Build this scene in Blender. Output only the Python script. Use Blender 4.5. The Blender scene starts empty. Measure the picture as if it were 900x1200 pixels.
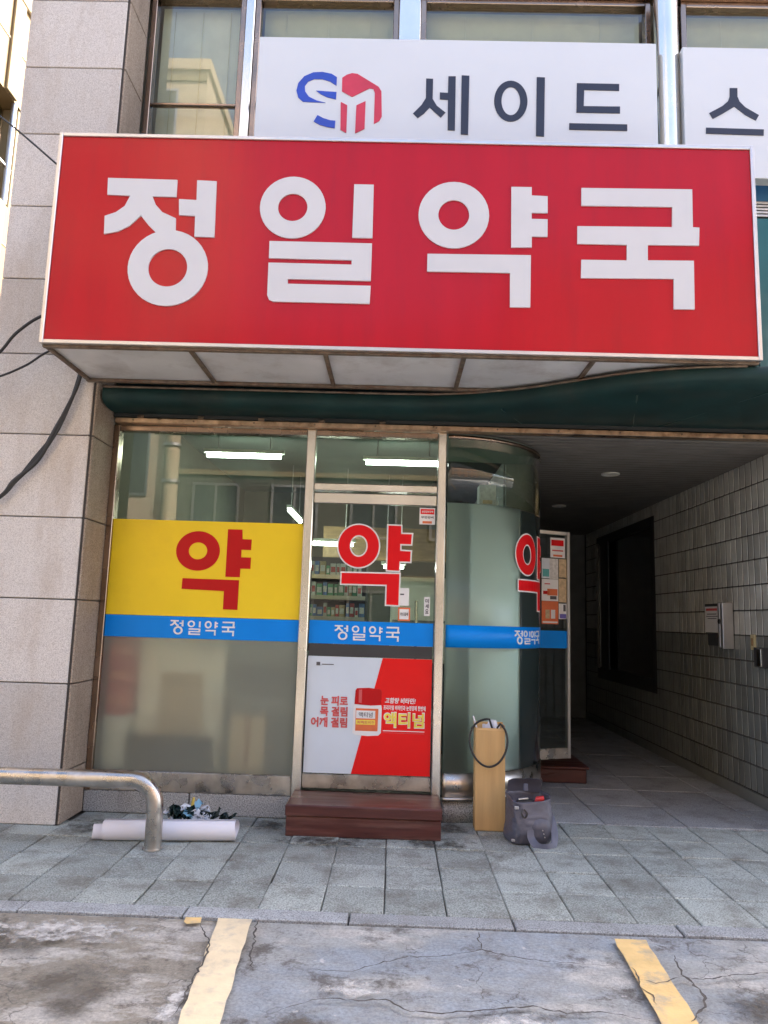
import bpy, bmesh, math, random
from math import radians as RAD, sin, cos, pi
from mathutils import Vector, Matrix, noise
random.seed(11)
S = bpy.context.scene
COL = S.collection

# ------------------------------------------------------------------ camera
cam = bpy.data.cameras.new('camera')
cam.sensor_fit = 'VERTICAL'; cam.sensor_height = 36.0
cam.lens = 36.0 * 876.7 / 1200.0
cam.clip_start = 0.05; cam.clip_end = 500
camo = bpy.data.objects.new('camera', cam); COL.objects.link(camo)
pitch, roll, yaw = 0.14337, 0.03093, 0.0173
fwd = Vector((-sin(yaw)*cos(pitch), cos(yaw)*cos(pitch), sin(pitch)))
rt = Vector((cos(yaw), sin(yaw), 0)); up = rt.cross(fwd)
r2 = rt*cos(roll) + up*sin(roll); u2 = up*cos(roll) - rt*sin(roll)
m = Matrix((r2, u2, -fwd)).transposed().to_4x4(); m.translation = Vector((0, 0, 1.42))
camo.matrix_world = m
S.camera = camo

# ------------------------------------------------------------------ sky, sun, exposure
SUN_EL, SUN_AZ = RAD(43), RAD(50)          # azimuth from +Y towards +X
w = bpy.data.worlds.new('World'); S.world = w; w.use_nodes = True
nt = w.node_tree; bg = nt.nodes['Background']
sk = nt.nodes.new('ShaderNodeTexSky'); sk.sky_type = 'NISHITA'; sk.sun_disc = False
sk.sun_elevation = SUN_EL; sk.sun_rotation = SUN_AZ
sk.air_density = 0.7; sk.dust_density = 4.0; sk.ozone_density = 0.0
nt.links.new(sk.outputs[0], bg.inputs[0]); bg.inputs[1].default_value = 0.14
sl = bpy.data.lights.new('sun', 'SUN'); sl.energy = 3.2; sl.angle = RAD(0.5); sl.color = (1.0, .93, .82)
so = bpy.data.objects.new('sun', sl); COL.objects.link(so)
sd = Vector((sin(SUN_AZ)*cos(SUN_EL), cos(SUN_AZ)*cos(SUN_EL), sin(SUN_EL)))
so.rotation_euler = sd.to_track_quat('Z', 'Y').to_euler(); so.location = (0, 0, 30)
S.view_settings.view_transform = 'Standard'; S.view_settings.look = 'None'
S.view_settings.exposure = 2.72; S.view_settings.gamma = 1
S.cycles.max_bounces = 10; S.cycles.transparent_max_bounces = 24
S.cycles.diffuse_bounces = 5; S.cycles.glossy_bounces = 6; S.cycles.transmission_bounces = 10
S.cycles.caustics_reflective = False; S.cycles.caustics_refractive = True
S.cycles.sample_clamp_indirect = 6.0
S.cycles.use_denoising = True

# ------------------------------------------------------------------ materials
MATS = {}
def nodes(name):
    mt = bpy.data.materials.new(name); mt.use_nodes = True
    n = mt.node_tree.nodes; b = n['Principled BSDF']
    return mt, n, mt.node_tree.links, b
def c4(c): return (c[0], c[1], c[2], 1)
def pm(name, col, rough=.6, metal=0., var=.12, vscale=6., bump=0., bscale=80., tint=0., spec=.5, coat=0., rvar=0., stretch=(1, 1, 1), dirt=None, dscale=2.5, damt=.5):
    """Principled surface: colour varied by soft noise, per-object tint, optional dirt blotches, fine bump."""
    mt, n, l, b = nodes(name)
    b.inputs['Roughness'].default_value = rough; b.inputs['Metallic'].default_value = metal
    b.inputs['Specular IOR Level'].default_value = spec; b.inputs['Coat Weight'].default_value = coat
    geo = n.new('ShaderNodeNewGeometry'); mp = n.new('ShaderNodeMapping'); mp.inputs['Scale'].default_value = stretch
    l.new(geo.outputs['Position'], mp.inputs['Vector'])
    nz = n.new('ShaderNodeTexNoise'); nz.inputs['Scale'].default_value = vscale; nz.inputs['Detail'].default_value = 6
    l.new(mp.outputs[0], nz.inputs['Vector'])
    mr = n.new('ShaderNodeMapRange'); mr.inputs['From Min'].default_value = .3; mr.inputs['From Max'].default_value = .7
    mr.inputs['To Min'].default_value = 1-var; mr.inputs['To Max'].default_value = 1+var
    l.new(nz.outputs['Fac'], mr.inputs['Value'])
    oi = n.new('ShaderNodeObjectInfo'); mr2 = n.new('ShaderNodeMapRange')
    mr2.inputs['To Min'].default_value = 1-tint; mr2.inputs['To Max'].default_value = 1+tint
    l.new(oi.outputs['Random'], mr2.inputs['Value'])
    mu = n.new('ShaderNodeMath'); mu.operation = 'MULTIPLY'; l.new(mr.outputs[0], mu.inputs[0]); l.new(mr2.outputs[0], mu.inputs[1])
    vm = n.new('ShaderNodeVectorMath'); vm.operation = 'SCALE'; vm.inputs[0].default_value = col; l.new(mu.outputs[0], vm.inputs['Scale'])
    out = vm.outputs[0]
    if dirt:
        d = n.new('ShaderNodeTexNoise'); d.inputs['Scale'].default_value = dscale; d.inputs['Detail'].default_value = 8; d.inputs['Roughness'].default_value = .65
        l.new(mp.outputs[0], d.inputs['Vector'])
        dr = n.new('ShaderNodeMapRange'); dr.inputs['From Min'].default_value = .5; dr.inputs['From Max'].default_value = .72; dr.inputs['To Max'].default_value = damt
        l.new(d.outputs['Fac'], dr.inputs['Value'])
        mx = n.new('ShaderNodeMix'); mx.data_type = 'RGBA'; l.new(dr.outputs[0], mx.inputs['Factor']); l.new(out, mx.inputs['A']); mx.inputs['B'].default_value = c4(dirt)
        out = mx.outputs['Result']
    l.new(out, b.inputs['Base Color'])
    if rvar:
        rr = n.new('ShaderNodeMapRange'); rr.inputs['From Min'].default_value = .3; rr.inputs['From Max'].default_value = .7
        rr.inputs['To Min'].default_value = max(.03, rough-rvar); rr.inputs['To Max'].default_value = rough+rvar
        l.new(nz.outputs['Fac'], rr.inputs['Value']); l.new(rr.outputs[0], b.inputs['Roughness'])
    if bump:
        bn = n.new('ShaderNodeTexNoise'); bn.inputs['Scale'].default_value = bscale; bn.inputs['Detail'].default_value = 4
        l.new(mp.outputs[0], bn.inputs['Vector'])
        bp = n.new('ShaderNodeBump'); bp.inputs['Strength'].default_value = bump; bp.inputs['Distance'].default_value = .01
        l.new(bn.outputs['Fac'], bp.inputs['Height']); l.new(bp.outputs[0], b.inputs['Normal'])
    MATS[name] = mt
    return mt
def speck(name, c_dark, c_mid, c_light, scale=160., rough=.75, tint=.06, stain=(.12, .09, .07), samt=.45, bump=.25):
    """Granite: fine speckles of three tones plus faint streaky stains."""
    mt, n, l, b = nodes(name); b.inputs['Roughness'].default_value = rough
    geo = n.new('ShaderNodeNewGeometry')
    a = n.new('ShaderNodeTexNoise'); a.inputs['Scale'].default_value = scale; a.inputs['Detail'].default_value = 3; a.inputs['Roughness'].default_value = .7
    l.new(geo.outputs['Position'], a.inputs['Vector'])
    cr = n.new('ShaderNodeValToRGB'); e = cr.color_ramp.elements
    e[0].position = .34; e[0].color = c4(c_dark); e[1].position = .66; e[1].color = c4(c_light)
    x = e.new(.48); x.color = c4(c_mid)
    l.new(a.outputs['Fac'], cr.inputs[0])
    oi = n.new('ShaderNodeObjectInfo'); mr = n.new('ShaderNodeMapRange'); mr.inputs['To Min'].default_value = 1-tint; mr.inputs['To Max'].default_value = 1+tint
    l.new(oi.outputs['Random'], mr.inputs['Value'])
    vm = n.new('ShaderNodeVectorMath'); vm.operation = 'SCALE'; l.new(cr.outputs[0], vm.inputs[0]); l.new(mr.outputs[0], vm.inputs['Scale'])
    mp = n.new('ShaderNodeMapping'); mp.inputs['Scale'].default_value = (2.6, 2.6, .7); l.new(geo.outputs['Position'], mp.inputs['Vector'])
    d = n.new('ShaderNodeTexNoise'); d.inputs['Scale'].default_value = 1.6; d.inputs['Detail'].default_value = 9; d.inputs['Roughness'].default_value = .7
    l.new(mp.outputs[0], d.inputs['Vector'])
    dr = n.new('ShaderNodeMapRange'); dr.inputs['From Min'].default_value = .47; dr.inputs['From Max'].default_value = .74; dr.inputs['To Max'].default_value = samt
    l.new(d.outputs['Fac'], dr.inputs['Value'])
    mx = n.new('ShaderNodeMix'); mx.data_type = 'RGBA'; l.new(dr.outputs[0], mx.inputs['Factor']); l.new(vm.outputs[0], mx.inputs['A']); mx.inputs['B'].default_value = c4(stain)
    l.new(mx.outputs['Result'], b.inputs['Base Color'])
    bp = n.new('ShaderNodeBump'); bp.inputs['Strength'].default_value = bump; bp.inputs['Distance'].default_value = .003
    l.new(a.outputs['Fac'], bp.inputs['Height']); l.new(bp.outputs[0], b.inputs['Normal'])
    return mt
def front_only(n, l, fac, k):
    """mirror weight on the face that looks outwards; none on the face a ray leaves through"""
    geo = n.new('ShaderNodeNewGeometry'); i = n.new('ShaderNodeMath'); i.operation = 'SUBTRACT'; i.inputs[0].default_value = 1; l.new(geo.outputs['Backfacing'], i.inputs[1])
    a = n.new('ShaderNodeMath'); a.operation = 'MULTIPLY'; a.inputs[1].default_value = k; l.new(fac, a.inputs[0])
    b = n.new('ShaderNodeMath'); b.operation = 'MULTIPLY'; b.use_clamp = True; l.new(a.outputs[0], b.inputs[0]); l.new(i.outputs[0], b.inputs[1])
    return b
def glass(name, tintc, refl=1.0, rough=0.):
    mt, n, l, b = nodes(name); n.remove(b); o = n['Material Output']
    t = n.new('ShaderNodeBsdfTransparent'); t.inputs[0].default_value = c4(tintc)
    g = n.new('ShaderNodeBsdfGlossy'); g.inputs['Roughness'].default_value = rough; g.inputs[0].default_value = (1, 1, 1, 1)
    f = n.new('ShaderNodeFresnel'); f.inputs['IOR'].default_value = 1.55
    k = front_only(n, l, f.outputs[0], refl)
    mx = n.new('ShaderNodeMixShader'); l.new(k.outputs[0], mx.inputs[0]); l.new(t.outputs[0], mx.inputs[1]); l.new(g.outputs[0], mx.inputs[2])
    l.new(mx.outputs[0], o.inputs[0])
    return mt
def frosted(name, col, diff=.4, rough=.35, ior=1.25, tr=(.9, .95, .92)):
    """Etched film: rough refraction mixed with a milky diffuse / translucent layer."""
    mt, n, l, b = nodes(name); n.remove(b); o = n['Material Output']
    rf = n.new('ShaderNodeBsdfRefraction'); rf.inputs['Roughness'].default_value = rough; rf.inputs['IOR'].default_value = ior; rf.inputs[0].default_value = c4(tr)
    d = n.new('ShaderNodeBsdfDiffuse'); d.inputs[0].default_value = c4(col)
    t = n.new('ShaderNodeBsdfTranslucent'); t.inputs[0].default_value = c4(col)
    m1 = n.new('ShaderNodeMixShader'); m1.inputs[0].default_value = .5; l.new(d.outputs[0], m1.inputs[1]); l.new(t.outputs[0], m1.inputs[2])
    m2 = n.new('ShaderNodeMixShader'); m2.inputs[0].default_value = diff; l.new(rf.outputs[0], m2.inputs[1]); l.new(m1.outputs[0], m2.inputs[2])
    g = n.new('ShaderNodeBsdfGlossy'); g.inputs['Roughness'].default_value = .22; f = n.new('ShaderNodeFresnel'); f.inputs['IOR'].default_value = 1.4
    m3 = n.new('ShaderNodeMixShader'); l.new(front_only(n, l, f.outputs[0], 1.).outputs[0], m3.inputs[0]); l.new(m2.outputs[0], m3.inputs[1]); l.new(g.outputs[0], m3.inputs[2])
    l.new(m3.outputs[0], o.inputs[0])
    return mt
def emit(name, col, s):
    mt, n, l, b = nodes(name); b.inputs['Base Color'].default_value = (.8, .8, .8, 1)
    b.inputs['Emission Color'].default_value = c4(col); b.inputs['Emission Strength'].default_value = s
    return mt
def stain(name, col, scale=14., lo=.45, hi=.66):
    """patchy dried dirt: opaque only where noise is high and towards the middle of its sheet"""
    mt, n, l, b = nodes(name); o = n['Material Output']; b.inputs['Base Color'].default_value = c4(col); b.inputs['Roughness'].default_value = .9
    geo = n.new('ShaderNodeNewGeometry'); t = n.new('ShaderNodeTexNoise'); t.inputs['Scale'].default_value = scale; t.inputs['Detail'].default_value = 10; t.inputs['Roughness'].default_value = .75
    l.new(geo.outputs['Position'], t.inputs['Vector'])
    tc = n.new('ShaderNodeTexCoord'); d = n.new('ShaderNodeVectorMath'); d.operation = 'DISTANCE'; fl = n.new('ShaderNodeVectorMath'); fl.operation = 'MULTIPLY'; fl.inputs[1].default_value = (1, 1, 0); l.new(tc.outputs['Generated'], fl.inputs[0]); l.new(fl.outputs[0], d.inputs[0]); d.inputs[1].default_value = (.5, .5, 0)
    f = n.new('ShaderNodeMapRange'); f.inputs['From Min'].default_value = .12; f.inputs['From Max'].default_value = .5; f.inputs['To Min'].default_value = .08; f.inputs['To Max'].default_value = -.22; l.new(d.outputs['Value'], f.inputs['Value'])
    a = n.new('ShaderNodeMath'); l.new(t.outputs['Fac'], a.inputs[0]); l.new(f.outputs[0], a.inputs[1])
    r = n.new('ShaderNodeMapRange'); r.inputs['From Min'].default_value = lo; r.inputs['From Max'].default_value = hi; r.inputs['To Max'].default_value = .85; l.new(a.outputs[0], r.inputs['Value'])
    tr = n.new('ShaderNodeBsdfTransparent'); mx = n.new('ShaderNodeMixShader'); l.new(r.outputs[0], mx.inputs[0]); l.new(tr.outputs[0], mx.inputs[1]); l.new(b.outputs[0], mx.inputs[2]); l.new(mx.outputs[0], o.inputs[0])
    return mt
def concrete_road():
    mt, n, l, b = nodes('road_concrete'); b.inputs['Roughness'].default_value = .85
    geo = n.new('ShaderNodeNewGeometry'); P_ = geo.outputs['Position']
    def nz(scale, det=8, rough=.6, stretch=None):
        t = n.new('ShaderNodeTexNoise'); t.inputs['Scale'].default_value = scale; t.inputs['Detail'].default_value = det; t.inputs['Roughness'].default_value = rough
        if stretch:
            mp = n.new('ShaderNodeMapping'); mp.inputs['Scale'].default_value = stretch; l.new(P_, mp.inputs['Vector']); l.new(mp.outputs[0], t.inputs['Vector'])
        else: l.new(P_, t.inputs['Vector'])
        return t.outputs['Fac']
    def ramp(v, a, b_, lo=0., hi=1.):
        r = n.new('ShaderNodeMapRange'); r.inputs['From Min'].default_value = a; r.inputs['From Max'].default_value = b_; r.inputs['To Min'].default_value = lo; r.inputs['To Max'].default_value = hi
        l.new(v, r.inputs['Value']); return r.outputs[0]
    def mixc(f, A, B):
        x = n.new('ShaderNodeMix'); x.data_type = 'RGBA'; l.new(f, x.inputs['Factor'])
        for s, v in (('A', A), ('B', B)):
            if isinstance(v, tuple): x.inputs[s].default_value = c4(v)
            else: l.new(v, x.inputs[s])
        return x.outputs['Result']
    def mul(a, c):
        x = n.new('ShaderNodeMath'); x.operation = 'MULTIPLY'; l.new(a, x.inputs[0])
        if isinstance(c, float): x.inputs[1].default_value = c
        else: l.new(c, x.inputs[1])
        return x.outputs[0]
    sx = n.new('ShaderNodeSeparateXYZ'); l.new(P_, sx.inputs[0])
    # left bay browner, the others bluer: light and wetness put into the colour
    wob = n.new('ShaderNodeMath'); wob.operation = 'MULTIPLY_ADD'; l.new(nz(3.), wob.inputs[0]); wob.inputs[1].default_value = .5; l.new(sx.outputs['X'], wob.inputs[2])
    bay = ramp(wob.outputs[0], -.48, -.25)
    base = mixc(bay, (.33, .295, .235), (.43, .44, .425))
    pale = ramp(nz(2.1, 10, .7, (.7, 1.6, 1)), .50, .58)
    base = mixc(mul(pale, .75), base, (.66, .63, .575))
    blue = ramp(nz(1.5, 6, .6, (.55, 1.5, 1)), .46, .56)  # bluish patches: light and wet ground painted in
    base = mixc(mul(mul(blue, bay), .75), base, (.335, .385, .44))
    mott = ramp(nz(7., 10, .75), .42, .66)
    base = mixc(mul(mott, .5), base, (.25, .225, .19))
    dark = ramp(nz(2.9, 12, .78), .53, .61)
    base = mixc(mul(dark, .8), base, (.10, .085, .07))
    chip = ramp(nz(11., 6, .6), .66, .70)
    base = mixc(mul(chip, .8), base, (.66, .64, .60))
    hair = n.new('ShaderNodeTexVoronoi'); hair.feature = 'DISTANCE_TO_EDGE'; hair.inputs['Scale'].default_value = 2.6
    dn = n.new('ShaderNodeTexNoise'); dn.inputs['Scale'].default_value = 5; dn.inputs['Detail'].default_value = 8; l.new(P_, dn.inputs['Vector'])
    dv = n.new('ShaderNodeVectorMath'); dv.operation = 'MULTIPLY_ADD'; l.new(dn.outputs['Color'], dv.inputs[0]); dv.inputs[1].default_value = (.5, .5, 0); l.new(P_, dv.inputs[2]); l.new(dv.outputs[0], hair.inputs['Vector'])
    hl = ramp(hair.outputs['Distance'], .004, .012, 1., 0.)
    base = mixc(mul(mul(hl, ramp(nz(.9), .48, .56)), .7), base, (.10, .09, .08))
    grit = ramp(nz(70, 6, .8), .3, .7, .66, 1.34)
    fine = n.new('ShaderNodeVectorMath'); fine.operation = 'SCALE'; l.new(base, fine.inputs[0]); l.new(grit, fine.inputs['Scale'])
    l.new(fine.outputs[0], b.inputs['Base Color'])
    bp = n.new('ShaderNodeBump'); bp.inputs['Strength'].default_value = .8; bp.inputs['Distance'].default_value = .016
    l.new(nz(34, 14, .85), bp.inputs['Height']); l.new(bp.outputs[0], b.inputs['Normal'])
    return mt

M = {}
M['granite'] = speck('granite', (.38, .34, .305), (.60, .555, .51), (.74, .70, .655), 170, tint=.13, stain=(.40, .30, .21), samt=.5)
M['granite_shade'] = speck('granite_shade', (.15, .11, .085), (.36, .28, .21), (.48, .40, .32), 150, stain=(.13, .09, .06), samt=.55)  # darker, browner granite copy: side-face shade put into the colour
M['plinth'] = speck('plinth_granite', (.10, .10, .10), (.32, .32, .31), (.58, .58, .56), 120, stain=(.09, .08, .07), samt=.6)
M['joint'] = pm('joint_mortar', (.05, .045, .04), .9)
M['steel'] = pm('stainless_steel', (.80, .75, .67), .22, 1., .08, 3., .035, 7., rvar=.07, stretch=(1, 1, .5))
M['steel_worn'] = pm('worn_stainless_steel', (.50, .47, .43), .3, 1., .22, 9., .06, 60., rvar=.12, dirt=(.28, .20, .13), dscale=5, damt=.55)
M['steel_brown'] = pm('brown_reflection_steel', (.34, .25, .19), .24, 1., .15, 4., .03, 30., rvar=.08)  # plain stainless; its brown street reflections are put into the colour
M['rail_rust'] = pm('rusty_brass_rail', (.55, .40, .27), .38, 1., .3, 14., .08, 60., rvar=.12, dirt=(.16, .07, .03), dscale=9, damt=.8)
M['sign_red'] = pm('sign_red_acrylic', (.48, .005, .016), .20, 0, .05, 1.2, .004, 3., spec=.26, stretch=(5, 1, .6), dirt=(.30, .012, .024), dscale=1.6, damt=.3)
M['sign_white'] = pm('sign_letter_white', (.64, .645, .665), .4, 0, .02)
M['alu'] = pm('aluminium_trim', (.62, .60, .58), .35, .9, .08, 5.)
M['soffit'] = pm('soffit_acrylic', (.74, .74, .75), .30, 0, .10, 2.5, dirt=(.26, .21, .17), dscale=3, damt=.5)
M['soffit_rib'] = pm('rusted_soffit_steel', (.20, .15, .11), .55, .4, .35, 18., .2, 90., dirt=(.14, .05, .02), dscale=8, damt=.8)
M['board_white'] = pm('board_white', (.71, .745, .775), .35, 0, .02, 1.5)
M['navy'] = pm('letter_navy', (.018, .022, .045), .4)
M['logo_blue'] = pm('logo_blue', (.02, .07, .50), .4)
M['logo_red'] = pm('logo_red', (.62, .03, .07), .4)
M['teal'] = pm('teal_panel', (.018, .14, .155), .28, .2, .12, 2., coat=.2)
M['green_dark'] = pm('dark_green_canopy', (.007, .032, .031), .62, 0, .3, 3., .06, 14., spec=.3, dirt=(.05, .05, .04), dscale=2.5, damt=.35)
M['green_rim'] = pm('canopy_rim_green', (.012, .050, .048), .35, .1, .15, 3.)
M['black'] = pm('black_void', (.034, .038, .038), .8)
M['dark_grey'] = pm('dark_grey_metal', (.05, .05, .052), .5, .3)
M['glass'] = glass('clear_glass', (.82, .89, .84), 1.6)
M['glass_up'] = glass('upper_glass', (.92, .95, .90), 1.9)
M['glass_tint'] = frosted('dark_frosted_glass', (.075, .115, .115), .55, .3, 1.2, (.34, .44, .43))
M['glass_dark'] = glass('dark_glass', (.6, .64, .64), 1.8)
M['frost'] = frosted('frosted_window', (.66, .69, .60), .33, .58, 1.24, (.97, .98, .94))
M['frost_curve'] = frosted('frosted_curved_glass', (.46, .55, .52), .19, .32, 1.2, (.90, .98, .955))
M['yellow'] = pm('yellow_film', (.92, .66, .022), .34, 0, .05, 1.5, .03, 5., spec=.3, dirt=(.74, .50, .03), dscale=1.5, damt=.5)
M['blue'] = pm('blue_film', (.002, .25, .82), .34, 0, .03, spec=.2)
M['red_film'] = pm('red_film', (.52, .008, .010), .34, 0, .03, spec=.2)
M['red_bright'] = pm('bright_red_film', (.76, .008, .014), .3, 0, .02, spec=.2)
M['white_film'] = pm('white_film', (.80, .80, .80), .35, 0, .02)
M['poster_white'] = pm('poster_white', (.66, .74, .82), .3, 0, .02)
M['poster_red'] = pm('poster_red', (.80, .010, .010), .3, 0, .03, spec=.25)
M['poster_yellow'] = pm('poster_yellow', (.90, .74, .10), .35)
M['ink'] = pm('grey_ink', (.08, .08, .09), .5)
M['pink_ink'] = pm('pale_red_ink', (.62, .10, .10), .5)
M['teal_ink'] = pm('teal_print', (.10, .42, .42), .45)
M['orange_ink'] = pm('orange_print', (.72, .16, .05), .45)
M['violet_ink'] = pm('violet_print', (.16, .14, .50), .45)
M['paper'] = pm('paper_white', (.80, .79, .84), .55, 0, .03, 4., .05, 12.)
M['card'] = pm('cardboard', (.60, .375, .155), .72, 0, .09, 3., .12, 40., stretch=(6, 6, .6), dirt=(.46, .25, .08), dscale=1.2, damt=.5)
M['card_edge'] = pm('cardboard_edge', (.66, .43, .20), .8, 0, .08)
M['rubber'] = pm('black_rubber', (.014, .013, .013), .45)
M['cable'] = pm('cable_black', (.02, .02, .021), .55)
M['bag'] = pm('grey_nylon', (.092, .090, .115), .42, 0, .14, 7., .25, 220., coat=.08)
M['bag_in'] = pm('bag_lining', (.03, .03, .04), .6)
M['bag_strap'] = pm('bag_webbing', (.11, .115, .155), .45, 0, .1, 20.)
M['red_plastic'] = pm('red_plastic', (.62, .04, .04), .35)
M['step'] = pm('maroon_step', (.085, .024, .019), .38, 0, .35, 5., .12, 30., rvar=.12, stretch=(.5, 3, 6), dirt=(.23, .12, .09), dscale=3, damt=.5)
M['paver'] = speck('granite_paver', (.15, .16, .143), (.335, .36, .325), (.54, .57, .53), 120, .82, .2, (.125, .11, .085), .95, .7)
M['slab'] = speck('passage_slab', (.16, .165, .165), (.38, .39, .39), (.52, .53, .53), 110, .8, .10, (.12, .10, .08), .6, .4)
M['kerb'] = speck('kerb_granite', (.15, .155, .155), (.34, .35, .35), (.50, .52, .52), 130, .82, .10, (.10, .09, .07), .55, .5)
M['grout'] = pm('paver_bed', (.13, .125, .11), .95, 0, .3, 20.)
M['road'] = concrete_road()
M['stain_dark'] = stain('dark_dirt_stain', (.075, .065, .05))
M['stain_brown'] = stain('brown_dirt_stain', (.10, .085, .065), 6.)
M['stain_pale'] = stain('pale_mortar_stain', (.62, .60, .56), 16.)
M['crack'] = pm('crack_dirt', (.085, .075, .066), .95, 0, .3, 30.)
M['paint_cream'] = pm('cream_road_paint', (.80, .66, .43), .7, 0, .07, 12., .25, 70., dirt=(.42, .38, .32), dscale=9, damt=.75)
M['paint_yellow'] = pm('yellow_road_paint', (.78, .54, .23), .7, 0, .10, 12., .25, 70., dirt=(.34, .32, .28), dscale=8, damt=.95)
M['tile_light'] = pm('grey_wall_tile', (.54, .54, .50), .32, 0, .14, 6., .04, 50., tint=.2, dirt=(.36, .33, .28), dscale=1.6, damt=.5)
M['tile_dark'] = pm('green_grey_wall_tile', (.20, .21, .195), .34, 0, .16, 6., .04, 50., tint=.22, dirt=(.22, .21, .19), dscale=4, damt=.3)
M['slat'] = pm('dark_ceiling_slat', (.20, .185, .165), .5, .2, .15, 5.)
M['wall_dark'] = pm('passage_plaster', (.26, .26, .245), .8)
M['shell'] = pm('building_shell', (.38, .35, .32), .8)
M['room_wall'] = pm('room_wall_cream', (.20, .19, .145), .8, 0, .05)
M['room_ceil'] = pm('room_ceiling', (.26, .30, .26), .8, 0, .04)
M['room_floor'] = pm('room_floor', (.12, .11, .10), .4, 0, .1)
M['wood'] = pm('interior_wood', (.30, .17, .07), .5, 0, .2, 6., stretch=(1, 1, 5))
M['shelf'] = pm('shelf_steel', (.20, .22, .21), .5, 0, .05)
M['cabinet'] = pm('pale_cabinet', (.82, .81, .70), .5, 0, .04)
M['brown_box'] = pm('brown_carton', (.32, .17, .07), .7, 0, .2, 8.)
M['charcoal'] = pm('charcoal_panel', (.03, .035, .045), .5)
M['blind'] = pm('blind_slat', (.66, .64, .44), .5, 0, .06)
M['blind_pale'] = pm('pale_blind_slat', (.84, .86, .78), .5, 0, .06)
M['tube'] = emit('tube_light', (.88, 1.0, .93), 6)
M['lamp_white'] = pm('lamp_glass', (.72, .70, .64), .3)
M['sun_cream'] = pm('cream_render', (.225, .160, .080), .85, 0, .08, 1.2, dirt=(.17, .12, .06), dscale=1.2, damt=.4)
M['sun_band'] = pm('pale_render', (.245, .190, .105), .85, 0, .05, 2.)
M['tan'] = pm('tan_render', (.48, .38, .27), .85, 0, .08, .8, dirt=(.34, .27, .19), dscale=.8, damt=.4)
M['tan2'] = pm('grey_render', (.085, .078, .066), .85, 0, .08, .8)
M['brick'] = pm('brown_brick', (.30, .17, .10), .85, 0, .15, 3.)
M['pole'] = pm('pole_concrete', (.42, .34, .22), .8, 0, .1, 4.)
M['rust_pipe'] = pm('orange_pipe', (.45, .26, .12), .6)
M['asphalt'] = pm('asphalt', (.055, .055, .056), .9, 0, .2, 9., .3, 120.)
for k, c in dict(box_red=(.55, .07, .07), box_green=(.10, .36, .20), box_white=(.70, .70, .68), box_blue=(.10, .22, .50), box_tan=(.55, .42, .25)).items():
    M[k] = pm(k, c, .5, 0, .2, 40., tint=.15)
M['plate_yellow'] = pm('switch_plate_cream', (.55, .46, .25), .4)
M['blue_pale'] = pm('blue_window_film', (.07, .22, .45), .3)
M['stained_board'] = pm('stained_board', (.88, .86, .72), .6, 0, .1, 3., dirt=(.17, .085, .03), dscale=2.6, damt=1.)
M['light_band'] = pm('light_band_white', (.88, .89, .87), .5, 0, .02)  # white of the panel added for the light band in the curved glass
M['foil_dark'] = pm('foil_dark', (.01, .03, .03), .18, .3)
M['foil_white'] = pm('foil_white', (.72, .74, .78), .3)
M['foil_blue'] = pm('foil_blue', (.28, .52, .66), .25)
M['foil_yellow'] = pm('foil_yellow', (.60, .45, .10), .3)

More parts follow.
